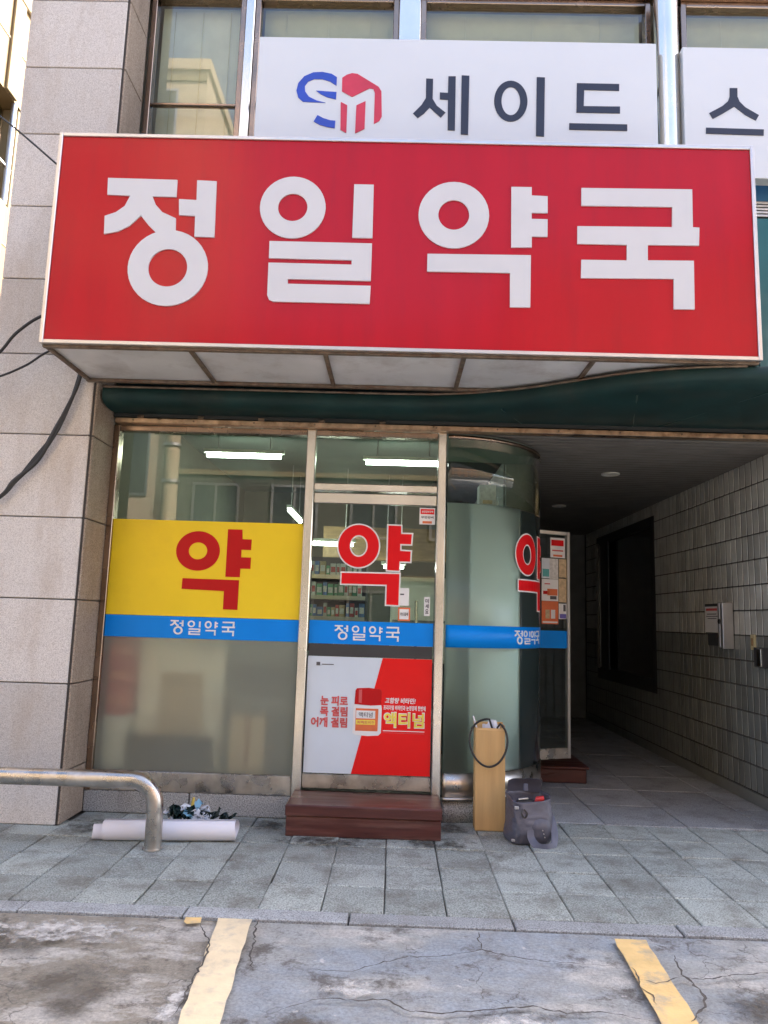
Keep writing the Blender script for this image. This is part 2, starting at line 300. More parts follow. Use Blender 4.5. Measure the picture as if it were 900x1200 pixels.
# ------------------------------------------------------------------ mesh helpers
class MB:
    """Collects faces in world coordinates; build() links them as ONE mesh object under a parent."""
    def __init__(s): s.v = []; s.f = []; s.mi = []; s.smooth = set()
    def add(s, vs, fs, mi=0, smooth=False):
        o = len(s.v); s.v += [tuple(p) for p in vs]
        for f in fs:
            if smooth: s.smooth.add(len(s.f))
            s.f.append(tuple(i+o for i in f)); s.mi.append(mi)
        return s
    def box(s, a, b, mi=0):
        x0, y0, z0 = a; x1, y1, z1 = b
        return s.add([(x0, y0, z0), (x1, y0, z0), (x1, y1, z0), (x0, y1, z0), (x0, y0, z1), (x1, y0, z1), (x1, y1, z1), (x0, y1, z1)],
                     [(0, 3, 2, 1), (4, 5, 6, 7), (0, 1, 5, 4), (1, 2, 6, 5), (2, 3, 7, 6), (3, 0, 4, 7)], mi)
    def bbox(s, a, b, c=.004, mi=0):
        """box with chamfered edges"""
        bm = bmesh.new(); bmesh.ops.create_cube(bm, size=1)
        for v in bm.verts: v.co = Vector([(a[i]+b[i])/2 + v.co[i]*(b[i]-a[i]) for i in range(3)])
        bmesh.ops.bevel(bm, geom=bm.edges[:], offset=c, segments=1, affect='EDGES', profile=.5)
        bm.verts.index_update()
        s.add([v.co[:] for v in bm.verts], [[v.index for v in f.verts] for f in bm.faces], mi); bm.free(); return s
    def prism(s, pts, y0, y1, mi=0):
        """polygon given as (x, z), extruded from y0 (front) to y1 (back)"""
        n = len(pts); ar = sum(pts[i][0]*pts[(i+1) % n][1]-pts[(i+1) % n][0]*pts[i][1] for i in range(n))
        if ar < 0: pts = pts[::-1]
        vs = [(x, y0, z) for x, z in pts]+[(x, y1, z) for x, z in pts]
        s.add(vs, [tuple(range(n)), tuple(range(2*n-1, n-1, -1))]+[(i, i+n, (i+1) % n+n, (i+1) % n) for i in range(n)], mi); return s
    def ring(s, cx, cz, rx, rz, ix, iz, y0, y1, n=40, mi=0):
        vs = []
        for k in range(n):
            a = 2*pi*k/n
            vs += [(cx+rx*cos(a), y0, cz+rz*sin(a)), (cx+ix*cos(a), y0, cz+iz*sin(a)), (cx+rx*cos(a), y1, cz+rz*sin(a)), (cx+ix*cos(a), y1, cz+iz*sin(a))]
        fs = []
        for k in range(n):
            a, b = 4*k, 4*((k+1) % n)
            fs += [(a, b, b+1, a+1), (a+2, a+3, b+3, b+2), (a, a+2, b+2, b), (a+1, b+1, b+3, a+3)]
        return s.add(vs, fs, mi)
    def tube(s, pts, r, n=10, caps=True, mi=0):
        pts = [Vector(p) for p in pts]; vs = []; fs = []; nrm = None
        for i, p in enumerate(pts):
            t = (pts[min(i+1, len(pts)-1)]-pts[max(i-1, 0)]).normalized()
            if nrm is None: nrm = t.orthogonal().normalized()
            nrm = (nrm - t*nrm.dot(t)).normalized(); bn = t.cross(nrm)
            rr = r[i] if isinstance(r, (list, tuple)) else r
            vs += [p+(nrm*cos(2*pi*k/n)+bn*sin(2*pi*k/n))*rr for k in range(n)]
        for i in range(len(pts)-1):
            for k in range(n):
                a = i*n+k; b = i*n+(k+1) % n
                fs.append((a, b, b+n, a+n))
        s.add(vs, fs, mi, True)
        if caps: s.add(vs[:n], [tuple(range(n))[::-1]], mi); s.add(vs[-n:], [tuple(range(n))], mi)
        return s
    def cyl(s, c, r, z0, z1, n=24, mi=0): return s.tube([(c[0], c[1], z0), (c[0], c[1], z1)], r, n, True, mi)
    def arc(s, cx, cy, ro, ri, z0, z1, a0, a1, n=32, mi=0):
        vs = []
        for k in range(n+1):
            a = a0+(a1-a0)*k/n
            for r in (ro, ri):
                for z in (z0, z1): vs.append((cx+r*cos(a), cy+r*sin(a), z))
        fs = []
        for k in range(n):
            a = 4*k; b = a+4
            fs += [(a, b, b+1, a+1), (a+2, a+3, b+3, b+2), (a+1, b+1, b+3, a+3), (a, a+2, b+2, b)]
        fs += [(0, 1, 3, 2), (4*n, 4*n+2, 4*n+3, 4*n+1)]
        return s.add(vs, fs, mi, True)
    def glyph(s, g, y0, y1, f=None, mi=0):
        f = f or (lambda x, z: (x, z))
        for k_, sh in enumerate(g):
            if k_: y0 = y0-.0006
            if sh[0] == 'p': s.prism([f(x, z) for x, z in sh[1]], y0, y1, mi)
            else:
                _, cx, cz, rx, rz, ix, iz = sh
                (X, Z), (X1, _q), (_q2, Z1) = f(cx, cz), f(cx+1, cz), f(cx, cz+1)
                kx, kz = X1-X, Z1-Z
                s.ring(X, Z, rx*kx, rz*kz, ix*kx, iz*kz, y0, y1, mi=mi)
        return s
    def build(s, name, mat, parent=None, base=None, smooth_angle=None):
        off = Vector(base) if base is not None else Vector((0, 0, 0))
        if parent is not None: off = WORLD[parent.name] + (Vector(base) if base is not None else Vector((0, 0, 0)))
        me = bpy.data.meshes.new(name)
        me.from_pydata([tuple(Vector(p)-off) for p in s.v], [], s.f)
        mats = mat if isinstance(mat, (list, tuple)) else [mat]
        for q in mats: me.materials.append(M[q] if isinstance(q, str) else q)
        me.polygons.foreach_set('material_index', s.mi)
        if s.smooth: me.polygons.foreach_set('use_smooth', [i in s.smooth for i in range(len(s.f))])
        me.update()
        bm = bmesh.new(); bm.from_mesh(me); bmesh.ops.recalc_face_normals(bm, faces=bm.faces[:]); bm.to_mesh(me); bm.free()
        return link(name, me, parent, Vector(base) if base is not None else Vector((0, 0, 0)))
WORLD = {}
def link(name, me, parent, loc):
    o = bpy.data.objects.new(name, me); COL.objects.link(o); o.location = loc
    WORLD[o.name] = Vector(loc)
    if parent is not None:
        o.parent = parent; WORLD[o.name] = WORLD[parent.name]+Vector(loc)
    return o
def tag(o, label, cat, group=None, kind=None):
    if label: o['label'] = label
    if cat: o['category'] = cat
    if group: o['group'] = group
    if kind: o['kind'] = kind
    return o
def thing(name, loc, label, cat, group=None): return tag(link(name, None, None, Vector(loc)), label, cat, group)
def struct(o): o['kind'] = 'structure'; return o
def text(mb, body, x0, x1, z0, z1, y0, y1, bold=.03, mi=0, shear=0.):
    """flat lettering from the built-in font, fitted into a rectangle of the XZ plane"""
    cu = bpy.data.curves.new('lettering', 'FONT'); cu.body = body; cu.offset = bold; cu.resolution_u = 3; cu.shear = shear
    ob = bpy.data.objects.new('lettering', cu); COL.objects.link(ob); bpy.context.view_layer.update()
    me = bpy.data.meshes.new_from_object(ob.evaluated_get(bpy.context.evaluated_depsgraph_get()))
    bpy.data.objects.remove(ob); bpy.data.curves.remove(cu)
    if not me.vertices: return mb
    xs = [v.co.x for v in me.vertices]; ys = [v.co.y for v in me.vertices]
    ax, ay, bx, by = min(xs), min(ys), max(xs), max(ys)
    vs = [(x0+(v.co.x-ax)/(bx-ax)*(x1-x0), y0, z0+(v.co.y-ay)/(by-ay)*(z1-z0)) for v in me.vertices]
    mb.add(vs, [tuple(p.vertices) for p in me.polygons], mi); bpy.data.meshes.remove(me)
    return mb
def fit(g, x0, x1, z0, z1):
    """function that maps glyph coordinates of the shapes in g into a rectangle"""
    xs = []; zs = []
    for sh in g:
        if sh[0] == 'p': xs += [p[0] for p in sh[1]]; zs += [p[1] for p in sh[1]]
        else: xs += [sh[1]-sh[3], sh[1]+sh[3]]; zs += [sh[2]-sh[4], sh[2]+sh[4]]
    a, b, c, d = min(xs), max(xs), min(zs), max(zs)
    return lambda x, z: (x0+(x-a)/(b-a)*(x1-x0), z0+(z-c)/(d-c)*(z1-z0))
def grow(g, d):
    """outline grown by d on every side (for the white edge behind red letters)"""
    out = []
    for sh in g:
        if sh[0] == 'r': _, cx, cz, rx, rz, ix, iz = sh; out.append(('r', cx, cz, rx+d, rz+d, ix-d, iz-d)); continue
        p = sh[1]; n = len(p)
        if sum(p[i][0]*p[(i+1) % n][1]-p[(i+1) % n][0]*p[i][1] for i in range(n)) < 0: p = p[::-1]
        q = []
        for i in range(n):
            a, b, c = Vector(p[i-1]), Vector(p[i]), Vector(p[(i+1) % n])
            e1 = (b-a).normalized(); e2 = (c-b).normalized(); n1 = Vector((e1.y, -e1.x)); n2 = Vector((e2.y, -e2.x))
            k = (n1+n2); k = k/max(.3, k.length_squared)*2*d
            q.append((b.x+k.x, b.y+k.y))
        out.append(('p', q))
    return out
GLYPHS = {'jeong':[('p',[(-1.92,4.183),(-1.471,4.179),(-1.469,4.061),(-1.623,4.062),(-1.599,4.006),(-1.552,3.955),(-1.463,3.915),(-1.457,3.799),(-1.564,3.797),(-1.635,3.865),(-1.688,3.929),(-1.755,3.857),(-1.828,3.816),(-1.914,3.798),(-1.92,3.921),(-1.85,3.948),(-1.796,3.992),(-1.767,4.063),(-1.915,4.067)]),
('p',[(-1.343,4.179),(-1.217,4.175),(-1.208,3.791),(-1.335,3.793),(-1.34,3.934),(-1.443,3.937),(-1.451,4.047),(-1.338,4.042)]),('r',-1.49,3.579,0.254,0.254,0.124,0.126)],
'il':[('r',-0.719,4.007,0.21,0.211,0.094,0.094),
('p',[(-0.332,4.174),(-0.207,4.174),(-0.204,3.81),(-0.332,3.809)]),
('p',[(-0.855,3.774),(-0.205,3.773),(-0.205,3.522),(-0.727,3.523),(-0.726,3.491),(-0.204,3.49),(-0.207,3.371),(-0.812,3.371),(-0.839,3.384),(-0.851,3.413),(-0.854,3.629),(-0.329,3.628),(-0.33,3.658),(-0.853,3.659)])],
'yak':[('r',0.308,3.979,0.224,0.226,0.098,0.101),
('p',[(0.672,4.179),(0.801,4.18),(0.801,4.123),(0.902,4.12),(0.902,4.005),(0.801,4.005),(0.801,3.963),(0.902,3.963),(0.901,3.844),(0.802,3.844),(0.802,3.771),(0.673,3.768)]),
('p',[(0.147,3.712),(0.797,3.718),(0.794,3.372),(0.668,3.371),(0.667,3.597),(0.147,3.594)])],
'guk':[('p',[(1.117,4.182),(1.818,4.188),(1.815,3.931),(1.856,3.929),(1.85,3.808),(1.53,3.805),(1.528,3.702),(1.815,3.706),(1.811,3.385),(1.682,3.384),(1.687,3.583),(1.11,3.574),(1.113,3.696),(1.397,3.698),(1.399,3.802),(1.089,3.802),(1.09,3.921),(1.686,3.928),(1.689,4.065),(1.116,4.061)])],
'se':[('p',[(0.133,5.613),(0.187,5.611),(0.187,5.439),(0.221,5.381),(0.289,5.325),(0.253,5.281),(0.165,5.366),(0.124,5.314),(0.075,5.273),(0.038,5.312),(0.102,5.386),(0.134,5.445)]),
('p',[(0.306,5.635),(0.363,5.636),(0.364,5.175),(0.308,5.177),(0.306,5.434),(0.243,5.436),(0.242,5.495),(0.305,5.492)]),
('p',[(0.409,5.645),(0.469,5.642),(0.466,5.141),(0.41,5.143)])],
'i':[('r',0.793,5.433,0.129,0.174,0.072,0.12),
('p',[(0.994,5.642),(1.057,5.64),(1.05,5.139),(0.988,5.142)])],
'deu':[('p',[(1.305,5.597),(1.632,5.596),(1.631,5.538),(1.361,5.54),(1.356,5.402),(1.636,5.404),(1.635,5.346),(1.3,5.346)]),
('p',[(1.244,5.255),(1.689,5.254),(1.688,5.2),(1.243,5.201)])],
'seu':[('p',[(2.484,5.579),(2.543,5.58),(2.541,5.507),(2.556,5.465),(2.598,5.418),(2.7,5.354),(2.674,5.308),(2.595,5.354),(2.514,5.422),(2.421,5.36),(2.346,5.315),(2.321,5.364),(2.424,5.426),(2.467,5.467),(2.481,5.506)]),
('p',[(2.292,5.24),(2.732,5.234),(2.728,5.183),(2.29,5.19)])],
'logo_blue':[('p',[(-0.565,5.61),(-0.607,5.638),(-0.68,5.653),(-0.751,5.648),(-0.821,5.613),(-0.865,5.554),(-0.877,5.488),(-0.86,5.43),(-0.822,5.394),(-0.645,5.389),(-0.716,5.407),(-0.777,5.438),(-0.809,5.483),(-0.813,5.529),(-0.789,5.568),(-0.742,5.59),(-0.677,5.59),(-0.617,5.572),(-0.565,5.536)]),
('p',[(-0.722,5.491),(-0.563,5.482),(-0.565,5.419),(-0.635,5.437),(-0.683,5.46)]),
('p',[(-0.703,5.282),(-0.657,5.257),(-0.603,5.24),(-0.563,5.237),(-0.565,5.175),(-0.624,5.183),(-0.684,5.201),(-0.73,5.228)])],
'logo_red':[('p',[(-0.523,5.606),(-0.488,5.633),(-0.447,5.647),(-0.405,5.642),(-0.236,5.534),(-0.213,5.495),(-0.204,5.282),(-0.221,5.243),(-0.263,5.217),(-0.264,5.481),(-0.276,5.514),(-0.306,5.52),(-0.44,5.443),(-0.521,5.489)]),
('p',[(-0.527,5.398),(-0.476,5.371),(-0.474,5.135),(-0.52,5.162)]),
('p',[(-0.404,5.371),(-0.334,5.408),(-0.334,5.174),(-0.406,5.134)])],
'yak_window':[('r',-1.486,1.892,0.165,0.149,0.07,0.064),
('p',[(-1.269,2.062),(-1.16,2.062),(-1.156,1.99),(-1.086,1.989),(-1.087,1.909),(-1.159,1.91),(-1.158,1.853),(-1.084,1.853),(-1.084,1.768),(-1.159,1.768),(-1.16,1.704),(-1.268,1.704)]),
('p',[(-1.588,1.684),(-1.164,1.681),(-1.164,1.461),(-1.271,1.463),(-1.272,1.597),(-1.59,1.605)])],
'yak_door':[('r',-0.279,1.965,0.152,0.159,0.068,0.082),
('p',[(-0.06,2.125),(0.035,2.124),(0.037,2.064),(0.118,2.064),(0.113,1.989),(0.032,1.989),(0.033,1.936),(0.112,1.934),(0.11,1.858),(0.03,1.858),(0.028,1.788),(-0.059,1.79)]),
('p',[(-0.398,1.759),(0.032,1.763),(0.031,1.532),(-0.059,1.534),(-0.059,1.681),(-0.398,1.68)])]}
PF, WP, SF = 5.19, 5.60, 4.44

# ================================================================== SETTING: ground
base = MB(); base.add([(-70, -80, -.06), (70, -80, -.06), (70, 60, -.06), (-70, 60, -.06)], [(0, 1, 2, 3)])
struct(base.build('ground', 'asphalt'))
rd = MB(); nx, ny = 90, 60
xs = [-9+18*i/nx for i in range(nx+1)]; ys = [-1.5+5.27*j/ny for j in range(ny+1)]
vs = [(x, y, -.008+.010*(noise.noise(Vector((x*1.3, y*1.3, 0)))) * (1 if y < 3.7 else .2) - .004) for y in ys for x in xs]
rd.add(vs, [(j*(nx+1)+i, j*(nx+1)+i+1, (j+1)*(nx+1)+i+1, (j+1)*(nx+1)+i) for j in range(ny) for i in range(nx)], 0, True)
rd.add([(-9, -1.5, -.5), (9, -1.5, -.5), (9, 3.77, -.5), (-9, 3.77, -.5), (-9, -1.5, -.012), (9, -1.5, -.012), (9, 3.77, -.012), (-9, 3.77, -.012)],
       [(0, 1, 5, 4), (1, 2, 6, 5), (2, 3, 7, 6), (3, 0, 4, 7)])
road = struct(rd.build('road', 'road'))
def strip(pts, z, w0, seed, wig=.35):
    """thin jagged ribbon following a polyline, width varying along it"""
    rnd = random.Random(seed); P = []
    for a, b in zip(pts, pts[1:]):
        n = max(2, int(math.dist(a, b)/.022))
        for k in range(n): P.append((a[0]+(b[0]-a[0])*k/n+rnd.uniform(-.007, .007), a[1]+(b[1]-a[1])*k/n+rnd.uniform(-.007, .007)))
    P.append(pts[-1]); vs = []; N = len(P)
    for i, p in enumerate(P):
        q = P[min(i+1, N-1)]; r = P[max(i-1, 0)]; t = Vector((q[0]-r[0], q[1]-r[1])).normalized(); nrm = Vector((-t.y, t.x))
        ww = w0*(.25+.75*rnd.random())*min(1, .2+4*i/N, .2+4*(N-1-i)/N)
        for s_ in (-1, 1): vs.append((p[0]+nrm.x*ww*s_, p[1]+nrm.y*ww*s_, z))
    mb = MB(); mb.add(vs, [(2*i, 2*i+1, 2*i+3, 2*i+2) for i in range(N-1)]); return mb
CR = [[(-0.856, 3.713), (-0.844, 3.651), (-0.762, 3.476), (-0.744, 3.333), (-0.744, 3.165), (-0.741, 3.014), (-0.739, 2.835)], [(-0.598, 3.768), (-0.595, 3.718), (-0.59, 3.603), (-0.566, 3.493), (-0.561, 3.349), (-0.527, 3.237)], [(-0.358, 3.233), (-0.294, 3.275), (-0.205, 3.257), (-0.12, 3.271), (-0.035, 3.335), (0.0, 3.358), (0.108, 3.419), (0.235, 3.426), (0.418, 3.516), (0.531, 3.463), (0.688, 3.424), (0.846, 3.41), (1.008, 3.412)], [(0.438, 3.707), (0.425, 3.627), (0.424, 3.517)], [(-0.394, 2.919), (-0.325, 2.984), (-0.22, 3.04), (-0.091, 3.034), (0.004, 3.048), (0.099, 2.972), (0.208, 2.965), (0.319, 2.988), (0.448, 3.014), (0.562, 3.038), (0.681, 3.001), (0.813, 3.026), (0.912, 2.989), (0.997, 2.966)], [(1.024, 3.293), (1.1, 3.263), (1.209, 3.326), (1.327, 3.317), (1.47, 3.366), (1.608, 3.397), (1.712, 3.394)], [(1.265, 3.527), (1.234, 3.347), (1.256, 3.206), (1.231, 3.105), (1.124, 2.976)], [(1.042, 3.407), (1.048, 3.313), (1.018, 3.221), (1.043, 3.172), (1.04, 3.091)]]
for i, c in enumerate(CR): strip(c, .0085, (.005, .006, .0045, .004, .0055, .0045, .009, .005)[i], i).build('crack', 'crack', road)
def paint(x0, x1, x2, x3, y0, y1, seed):
    """painted bar with worn ragged edges: (x0,x1) at y0 far end, (x2,x3) at y1 near end"""
    rnd = random.Random(seed); n = 60; vs = []
    for k in range(n+1):
        t = k/n; j0 = rnd.uniform(-.004, .004); j1 = rnd.uniform(-.004, .004)
        vs += [(x0+(x2-x0)*t+j0, y0+(y1-y0)*t, .0065), (x1+(x3-x1)*t+j1, y0+(y1-y0)*t, .0065)]
    return MB().add(vs, [(2*k, 2*k+1, 2*k+3, 2*k+2) for k in range(n)])
paint(-.785, -.628, -.40, -.29, 3.755, -1.3, 1).build('parking_line', 'paint_cream', road)
paint(1.05, 1.195, .775, .88, 3.69, -1.3, 2).build('parking_line', 'paint_yellow', road)
MB().add([(-.94, 3.75, .0065), (-.865, 3.755, .0065), (-.855, 3.69, .0065), (-.915, 3.675, .0065), (-.935, 3.70, .0065)], [(0, 1, 2, 3, 4)]).build('paint_patch', 'paint_yellow', road)

pv = MB().box((-4.4, 3.78, -.3), (4.4, 6.02, -.022)); pavement = struct(pv.build('pavement', 'grout'))
pieces = {}
def block(key, sx, sy, sz, c=.005):
    """shared chamfered block, top face at local z = 0"""
    if key not in pieces:
        m_ = MB(); hx, hy = sx/2, sy/2
        vs = [(-hx+c, -hy+c, 0), (hx-c, -hy+c, 0), (hx-c, hy-c, 0), (-hx+c, hy-c, 0), (-hx, -hy, -c), (hx, -hy, -c), (hx, hy, -c), (-hx, hy, -c), (-hx, -hy, -sz), (hx, -hy, -sz), (hx, hy, -sz), (-hx, hy, -sz)]
        fs = [(0, 1, 2, 3)]+[(4+i, 4+(i+1) % 4, (i+1) % 4, i) for i in range(4)]+[(8+i, 8+(i+1) % 4, 4+(i+1) % 4, 4+i) for i in range(4)]
        me = bpy.data.meshes.new(key); me.from_pydata(vs, [], fs); pieces[key] = me
    return pieces[key]
def put(name, me, mat, parent, loc, rot=(0, 0, 0)):
    if not me.materials: me.materials.append(M[mat])
    o = link(name, me, parent, Vector(loc)-WORLD[parent.name]); o.rotation_euler = rot; return o
pm_ = block('paver', .3045, .3505, .06)
rows = [4.082+.362*k for k in range(5)]
for j, y in enumerate(rows):
    for i in range(-12, 13):
        x = .149+.3095*i+random.uniform(-.003, .003)
        if y > 5.2 and x < -2.1: continue
        put('paver', pm_, 'paver', pavement, (x, y+random.uniform(-.003, .003), random.uniform(-.004, .003)), (random.uniform(-.010, .010), random.uniform(-.008, .008), random.uniform(-.008, .008)))
km = block('kerb_stone', .78, .118, .14)
for i in range(-5, 5):
    put('kerb_stone', km, 'kerb', pavement, (.02+.79*i+.2, 3.838, random.uniform(-.004, .003)), (0, random.uniform(-.003, .003), random.uniform(-.005, .005)))
pf = MB().box((.9, 6.02, -.3), (3.10, 12.3, -.022)); passage_floor = struct(pf.build('passage_floor', 'grout'))
sm_ = block('floor_slab', .594, .594, .06)
for i in range(5):
    for j in range(12):
        x = .68+.6*i; y = 6.03+.6*j
        if j == 0: pass
        if x < .9 and y > 6.2: continue
        put('floor_slab', sm_, 'slab', passage_floor, (x, y, random.uniform(-.003, .002)), (random.uniform(-.003, .003), random.uniform(-.003, .003), 0))

def blot(x0, y0, x1, y1, z, mt_, parent): MB().add([(x0, y0, z), (x1, y0, z), (x1, y1, z), (x0, y1, z)], [(0, 1, 2, 3)]).build('dirt_stain', mt_, parent)
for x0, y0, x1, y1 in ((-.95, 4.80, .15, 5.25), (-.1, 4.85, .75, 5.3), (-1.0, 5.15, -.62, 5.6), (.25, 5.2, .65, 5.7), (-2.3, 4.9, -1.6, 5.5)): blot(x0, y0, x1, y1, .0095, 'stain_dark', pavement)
for x0, y0, x1, y1 in ((-2.4, 3.0, -1.1, 3.8), (-1.6, 2.7, -.75, 3.45), (-.55, 2.5, .05, 3.1), (1.1, 2.8, 1.9, 3.4)): blot(x0, y0, x1, y1, .0055, 'stain_brown', road)
for x0, y0, x1, y1 in ((-2.1, 3.35, -.8, 3.76), (-.85, 2.7, -.68, 3.2), (-.3, 3.0, .05, 3.25), (.2, 2.75, .75, 3.05)): blot(x0, y0, x1, y1, .0058, 'stain_pale', road)

# ================================================================== BUILDING
bl = thing('commercial_building', (0, 5.6, 0), 'grey granite clad commercial building holding the pharmacy and a tiled side passage', 'building')
ROOF = 8.6
sh = MB()
sh.box((-2.93, 5.235, 0), (-2.235, 6.2, ROOF))                       # pier core
sh.box((-2.235, 6.0, 6.64), (9.5, 13.5, ROOF))                        # upper storeys
sh.box((-2.93, 6.2, 0), (-2.18, 13.5, ROOF))                          # left flank
sh.box((-2.18, 5.62, 3.36), (3.07, 13.5, 4.60))                       # floor slab
sh.box((-2.18, 7.6, 4.60), (9.5, 13.5, 6.64))
sh.box((3.10, 5.62, 0), (9.5, 13.5, 4.60))
sh.box((-2.235, 5.60, 6.64), (9.5, 6.0, ROOF))
sh.build('wall', 'shell', bl)
MB().box((.98, 12.05, 0), (3.05, 12.4, 3.0)).build('passage_end_wall', 'wall_dark', bl)
# granite panels on the pier: each its own piece
zs = [0, .341, .922, 1.494, 2.066, 2.662, 3.26, 3.836, 4.411, 5.002, 5.562, 6.144, 6.72, 7.3]
for a, b in zip(zs, zs[1:]):
    MB().bbox((-2.967, PF, a+.004), (-2.216, PF+.04, b-.004), .004).build('granite_panel', 'granite', bl)
    MB().bbox((-2.232, PF+.012, a+.004), (-2.19, 5.575, b-.004), .004).build('granite_panel', 'granite_shade', bl)
MB().box((-2.965, 5.23, 0), (-2.93, 6.2, 7.3)).build('side_cladding', 'granite_shade', bl)
MB().box((-2.228, 5.2005, 0), (-2.2, 5.236, 7.3)).build('corner_joint', 'joint', bl)
# spandrel behind the sign
for i in range(6):
    x0 = -2.18+.98*i
    MB().bbox((x0+.004, 5.50, 3.07), (x0+.976, 5.56, 4.62), .004).build('spandrel_panel', 'teal' if i > 3 else 'green_dark', bl)
MB().box((-2.18, 5.56, 2.98), (4.6, 5.62, 4.70)).build('spandrel_back', 'dark_grey', bl)
# lintel + worn shutter rail
MB().box((-2.18, 5.52, 2.895), (4.6, 5.60, 2.975)).build('lintel', 'black', bl)  # near-black colour stands for the shadow line above the rail
rl = MB().bbox((-2.16, 5.50, 2.846), (4.6, 5.585, 2.884), .004).build('shutter_rail', 'rail_rust', bl)
for k in range(11):
    x = -2.02+.46*k
    MB().tube([(x, 5.502, 2.866), (x, 5.493, 2.866)], .007, 8).build('bolt', 'soffit_rib', rl)
    if k < 5: MB().box((x+.03, 5.50, 2.884), (x+.075, 5.52, 2.905)).build('bracket', 'steel_brown', rl)
# canopy: bowed rim on the right, straight fascia on the left
ctrl = [(-2.17, 5.25), (-1.2, 5.25), (-.4, 5.25), (0, 5.247), (.36, 5.215), (.65, 5.13), (.9, 5.02), (1.2, 4.83), (1.5, 4.65), (1.8, 4.545), (2.12, 4.49), (2.6, 4.45), (3.2, 4.45), (4.6, 4.52)]
def cy(x):
    for i in range(len(ctrl)-1):
        if ctrl[i][0] <= x <= ctrl[i+1][0]:
            p0, p1, p2, p3 = ctrl[max(i-1, 0)], ctrl[i], ctrl[i+1], ctrl[min(i+2, len(ctrl)-1)]
            t = (x-p1[0])/(p2[0]-p1[0]); m1 = (p2[1]-p0[1])/(p2[0]-p0[0])*(p2[0]-p1[0]); m2 = (p3[1]-p1[1])/(p3[0]-p1[0])*(p2[0]-p1[0])
            return (2*t**3-3*t*t+1)*p1[1]+(t**3-2*t*t+t)*m1+(-2*t**3+3*t*t)*p2[1]+(t**3-t*t)*m2
    return ctrl[-1][1]
xs = [-2.17+6.7*i/90 for i in range(91)]
def prof_(x):
    c_ = cy(x); d = 5.515-c_
    return [(c_+.01, 3.046), (c_-.004, 3.03), (c_-.008, 2.99), (c_, 2.957), (c_+.14*d, 2.932), (c_+.4*d, 2.918), (c_+.75*d, 2.917), (5.515, 2.922), (5.515, 3.046)]
cn = MB(); vs = []; K = 9
for x in xs: vs += [(x, y, z) for y, z in prof_(x)]
cn.add(vs, [(K*i+k, K*i+K+k, K*i+K+(k+1) % K, K*i+(k+1) % K) for i in range(90) for k in range(K-2)], 0, True)
cn.add(vs, [(K*i+k, K*i+K+k, K*i+K+(k+1) % K, K*i+(k+1) % K) for i in range(90) for k in (K-2, K-1)]+[tuple(range(K)), tuple(range(K*91-1, K*90-1, -1))])
canopy = cn.build('canopy', 'green_dark', bl)
MB().tube([(x, cy(x)+.004, 3.047) for x in xs if x < 2.2], .009, 8).build('edge_trim', 'soffit_rib', canopy)
for xa, ya, xb, yb in ((1.55, None, 1.75, 5.49), (2.35, None, 1.95, 5.49), (.72, None, .92, 5.49)):
    pa = Vector((xa, cy(xa)+.14*(5.515-cy(xa)), 2.929)); pb = Vector((xb, yb, 2.918))
    MB().tube([pa, pb], .006, 6).build('seam', 'green_rim', canopy)
# upper windows
WY = 5.66
def upper_window(x0, x1, z0, z1, pale, bars=()):
    f = MB()
    t = .045
    f.bbox((x0, WY-.05, z0), (x0+t, WY+.04, z1), .004).bbox((x1-t, WY-.05, z0), (x1, WY+.04, z1), .004)
    f.bbox((x0+t+.001, WY-.048, z1-t), (x1-t-.001, WY+.04, z1), .004).bbox((x0+t+.001, WY-.048, z0), (x1-t-.001, WY+.04, z0+t), .004)
    for zb in bars: f.bbox((x0+t+.001, WY-.02, zb), (x1-t-.001, WY+.03, zb+.018), .003)
    fr = f.build('window_frame', 'steel_brown', bl)
    MB().box((x0+t, WY, z0+t), (x1-t, WY+.008, z1-t)).build('pane', 'glass_up', fr)
    s = MB(); z = z0+.05
    while z < z1-.03:
        s.add([(x0+.05, WY+.116, z), (x1-.05, WY+.116, z), (x1-.05, WY+.104, z+.021), (x0+.05, WY+.104, z+.021)], [(0, 1, 2, 3)]); z += .0235
    bb = s.build('blind', 'blind_pale' if pale else 'blind', fr); bb['kind'] = 'stuff'
    for k in range(3):
        xx = x0+(x1-x0)*(.2+.3*k); MB().tube([(xx, WY+.095, z0+.05), (xx, WY+.095, z1-.05)], .003, 5).build('cord', 'blind', fr)
for x0, x1, p, bars in ((-2.185, -1.385, True, (5.60,)), (-1.305, -.10, False, ()), (.085, 2.0, False, ()), (2.25, 4.2, False, ())):
    upper_window(x0, x1, 4.72, 6.61, p, bars)
for x0, x1 in ((-1.383, -1.307), (-.098, .083)):
    MB().bbox((x0, WY-.075, 4.70), (x1, WY+.05, 6.62), .006).build('mullion', 'steel', bl)
MB().box((-2.235, WY+.45, 4.6), (4.3, WY+.5, 6.64)).build('room_back', 'room_wall', bl)
MB().box((-2.19, 5.58, 6.612), (9.5, 5.66, 6.66)).build('window_head', 'steel_brown', bl)
MB().cyl((2.05, 5.42), .092, 3.1, 6.61, 40).build('steel_column', 'steel', bl)
MB().bbox((2.2, 5.51, 4.765), (4.6, 5.60, 4.94), .004).build('sill_panel', 'blue_pale', bl)
for k in range(5): MB().bbox((2.2, 5.49, 4.630+.027*k), (4.6, 5.53, 4.648+.027*k), .003).build('louvre', 'alu', bl)
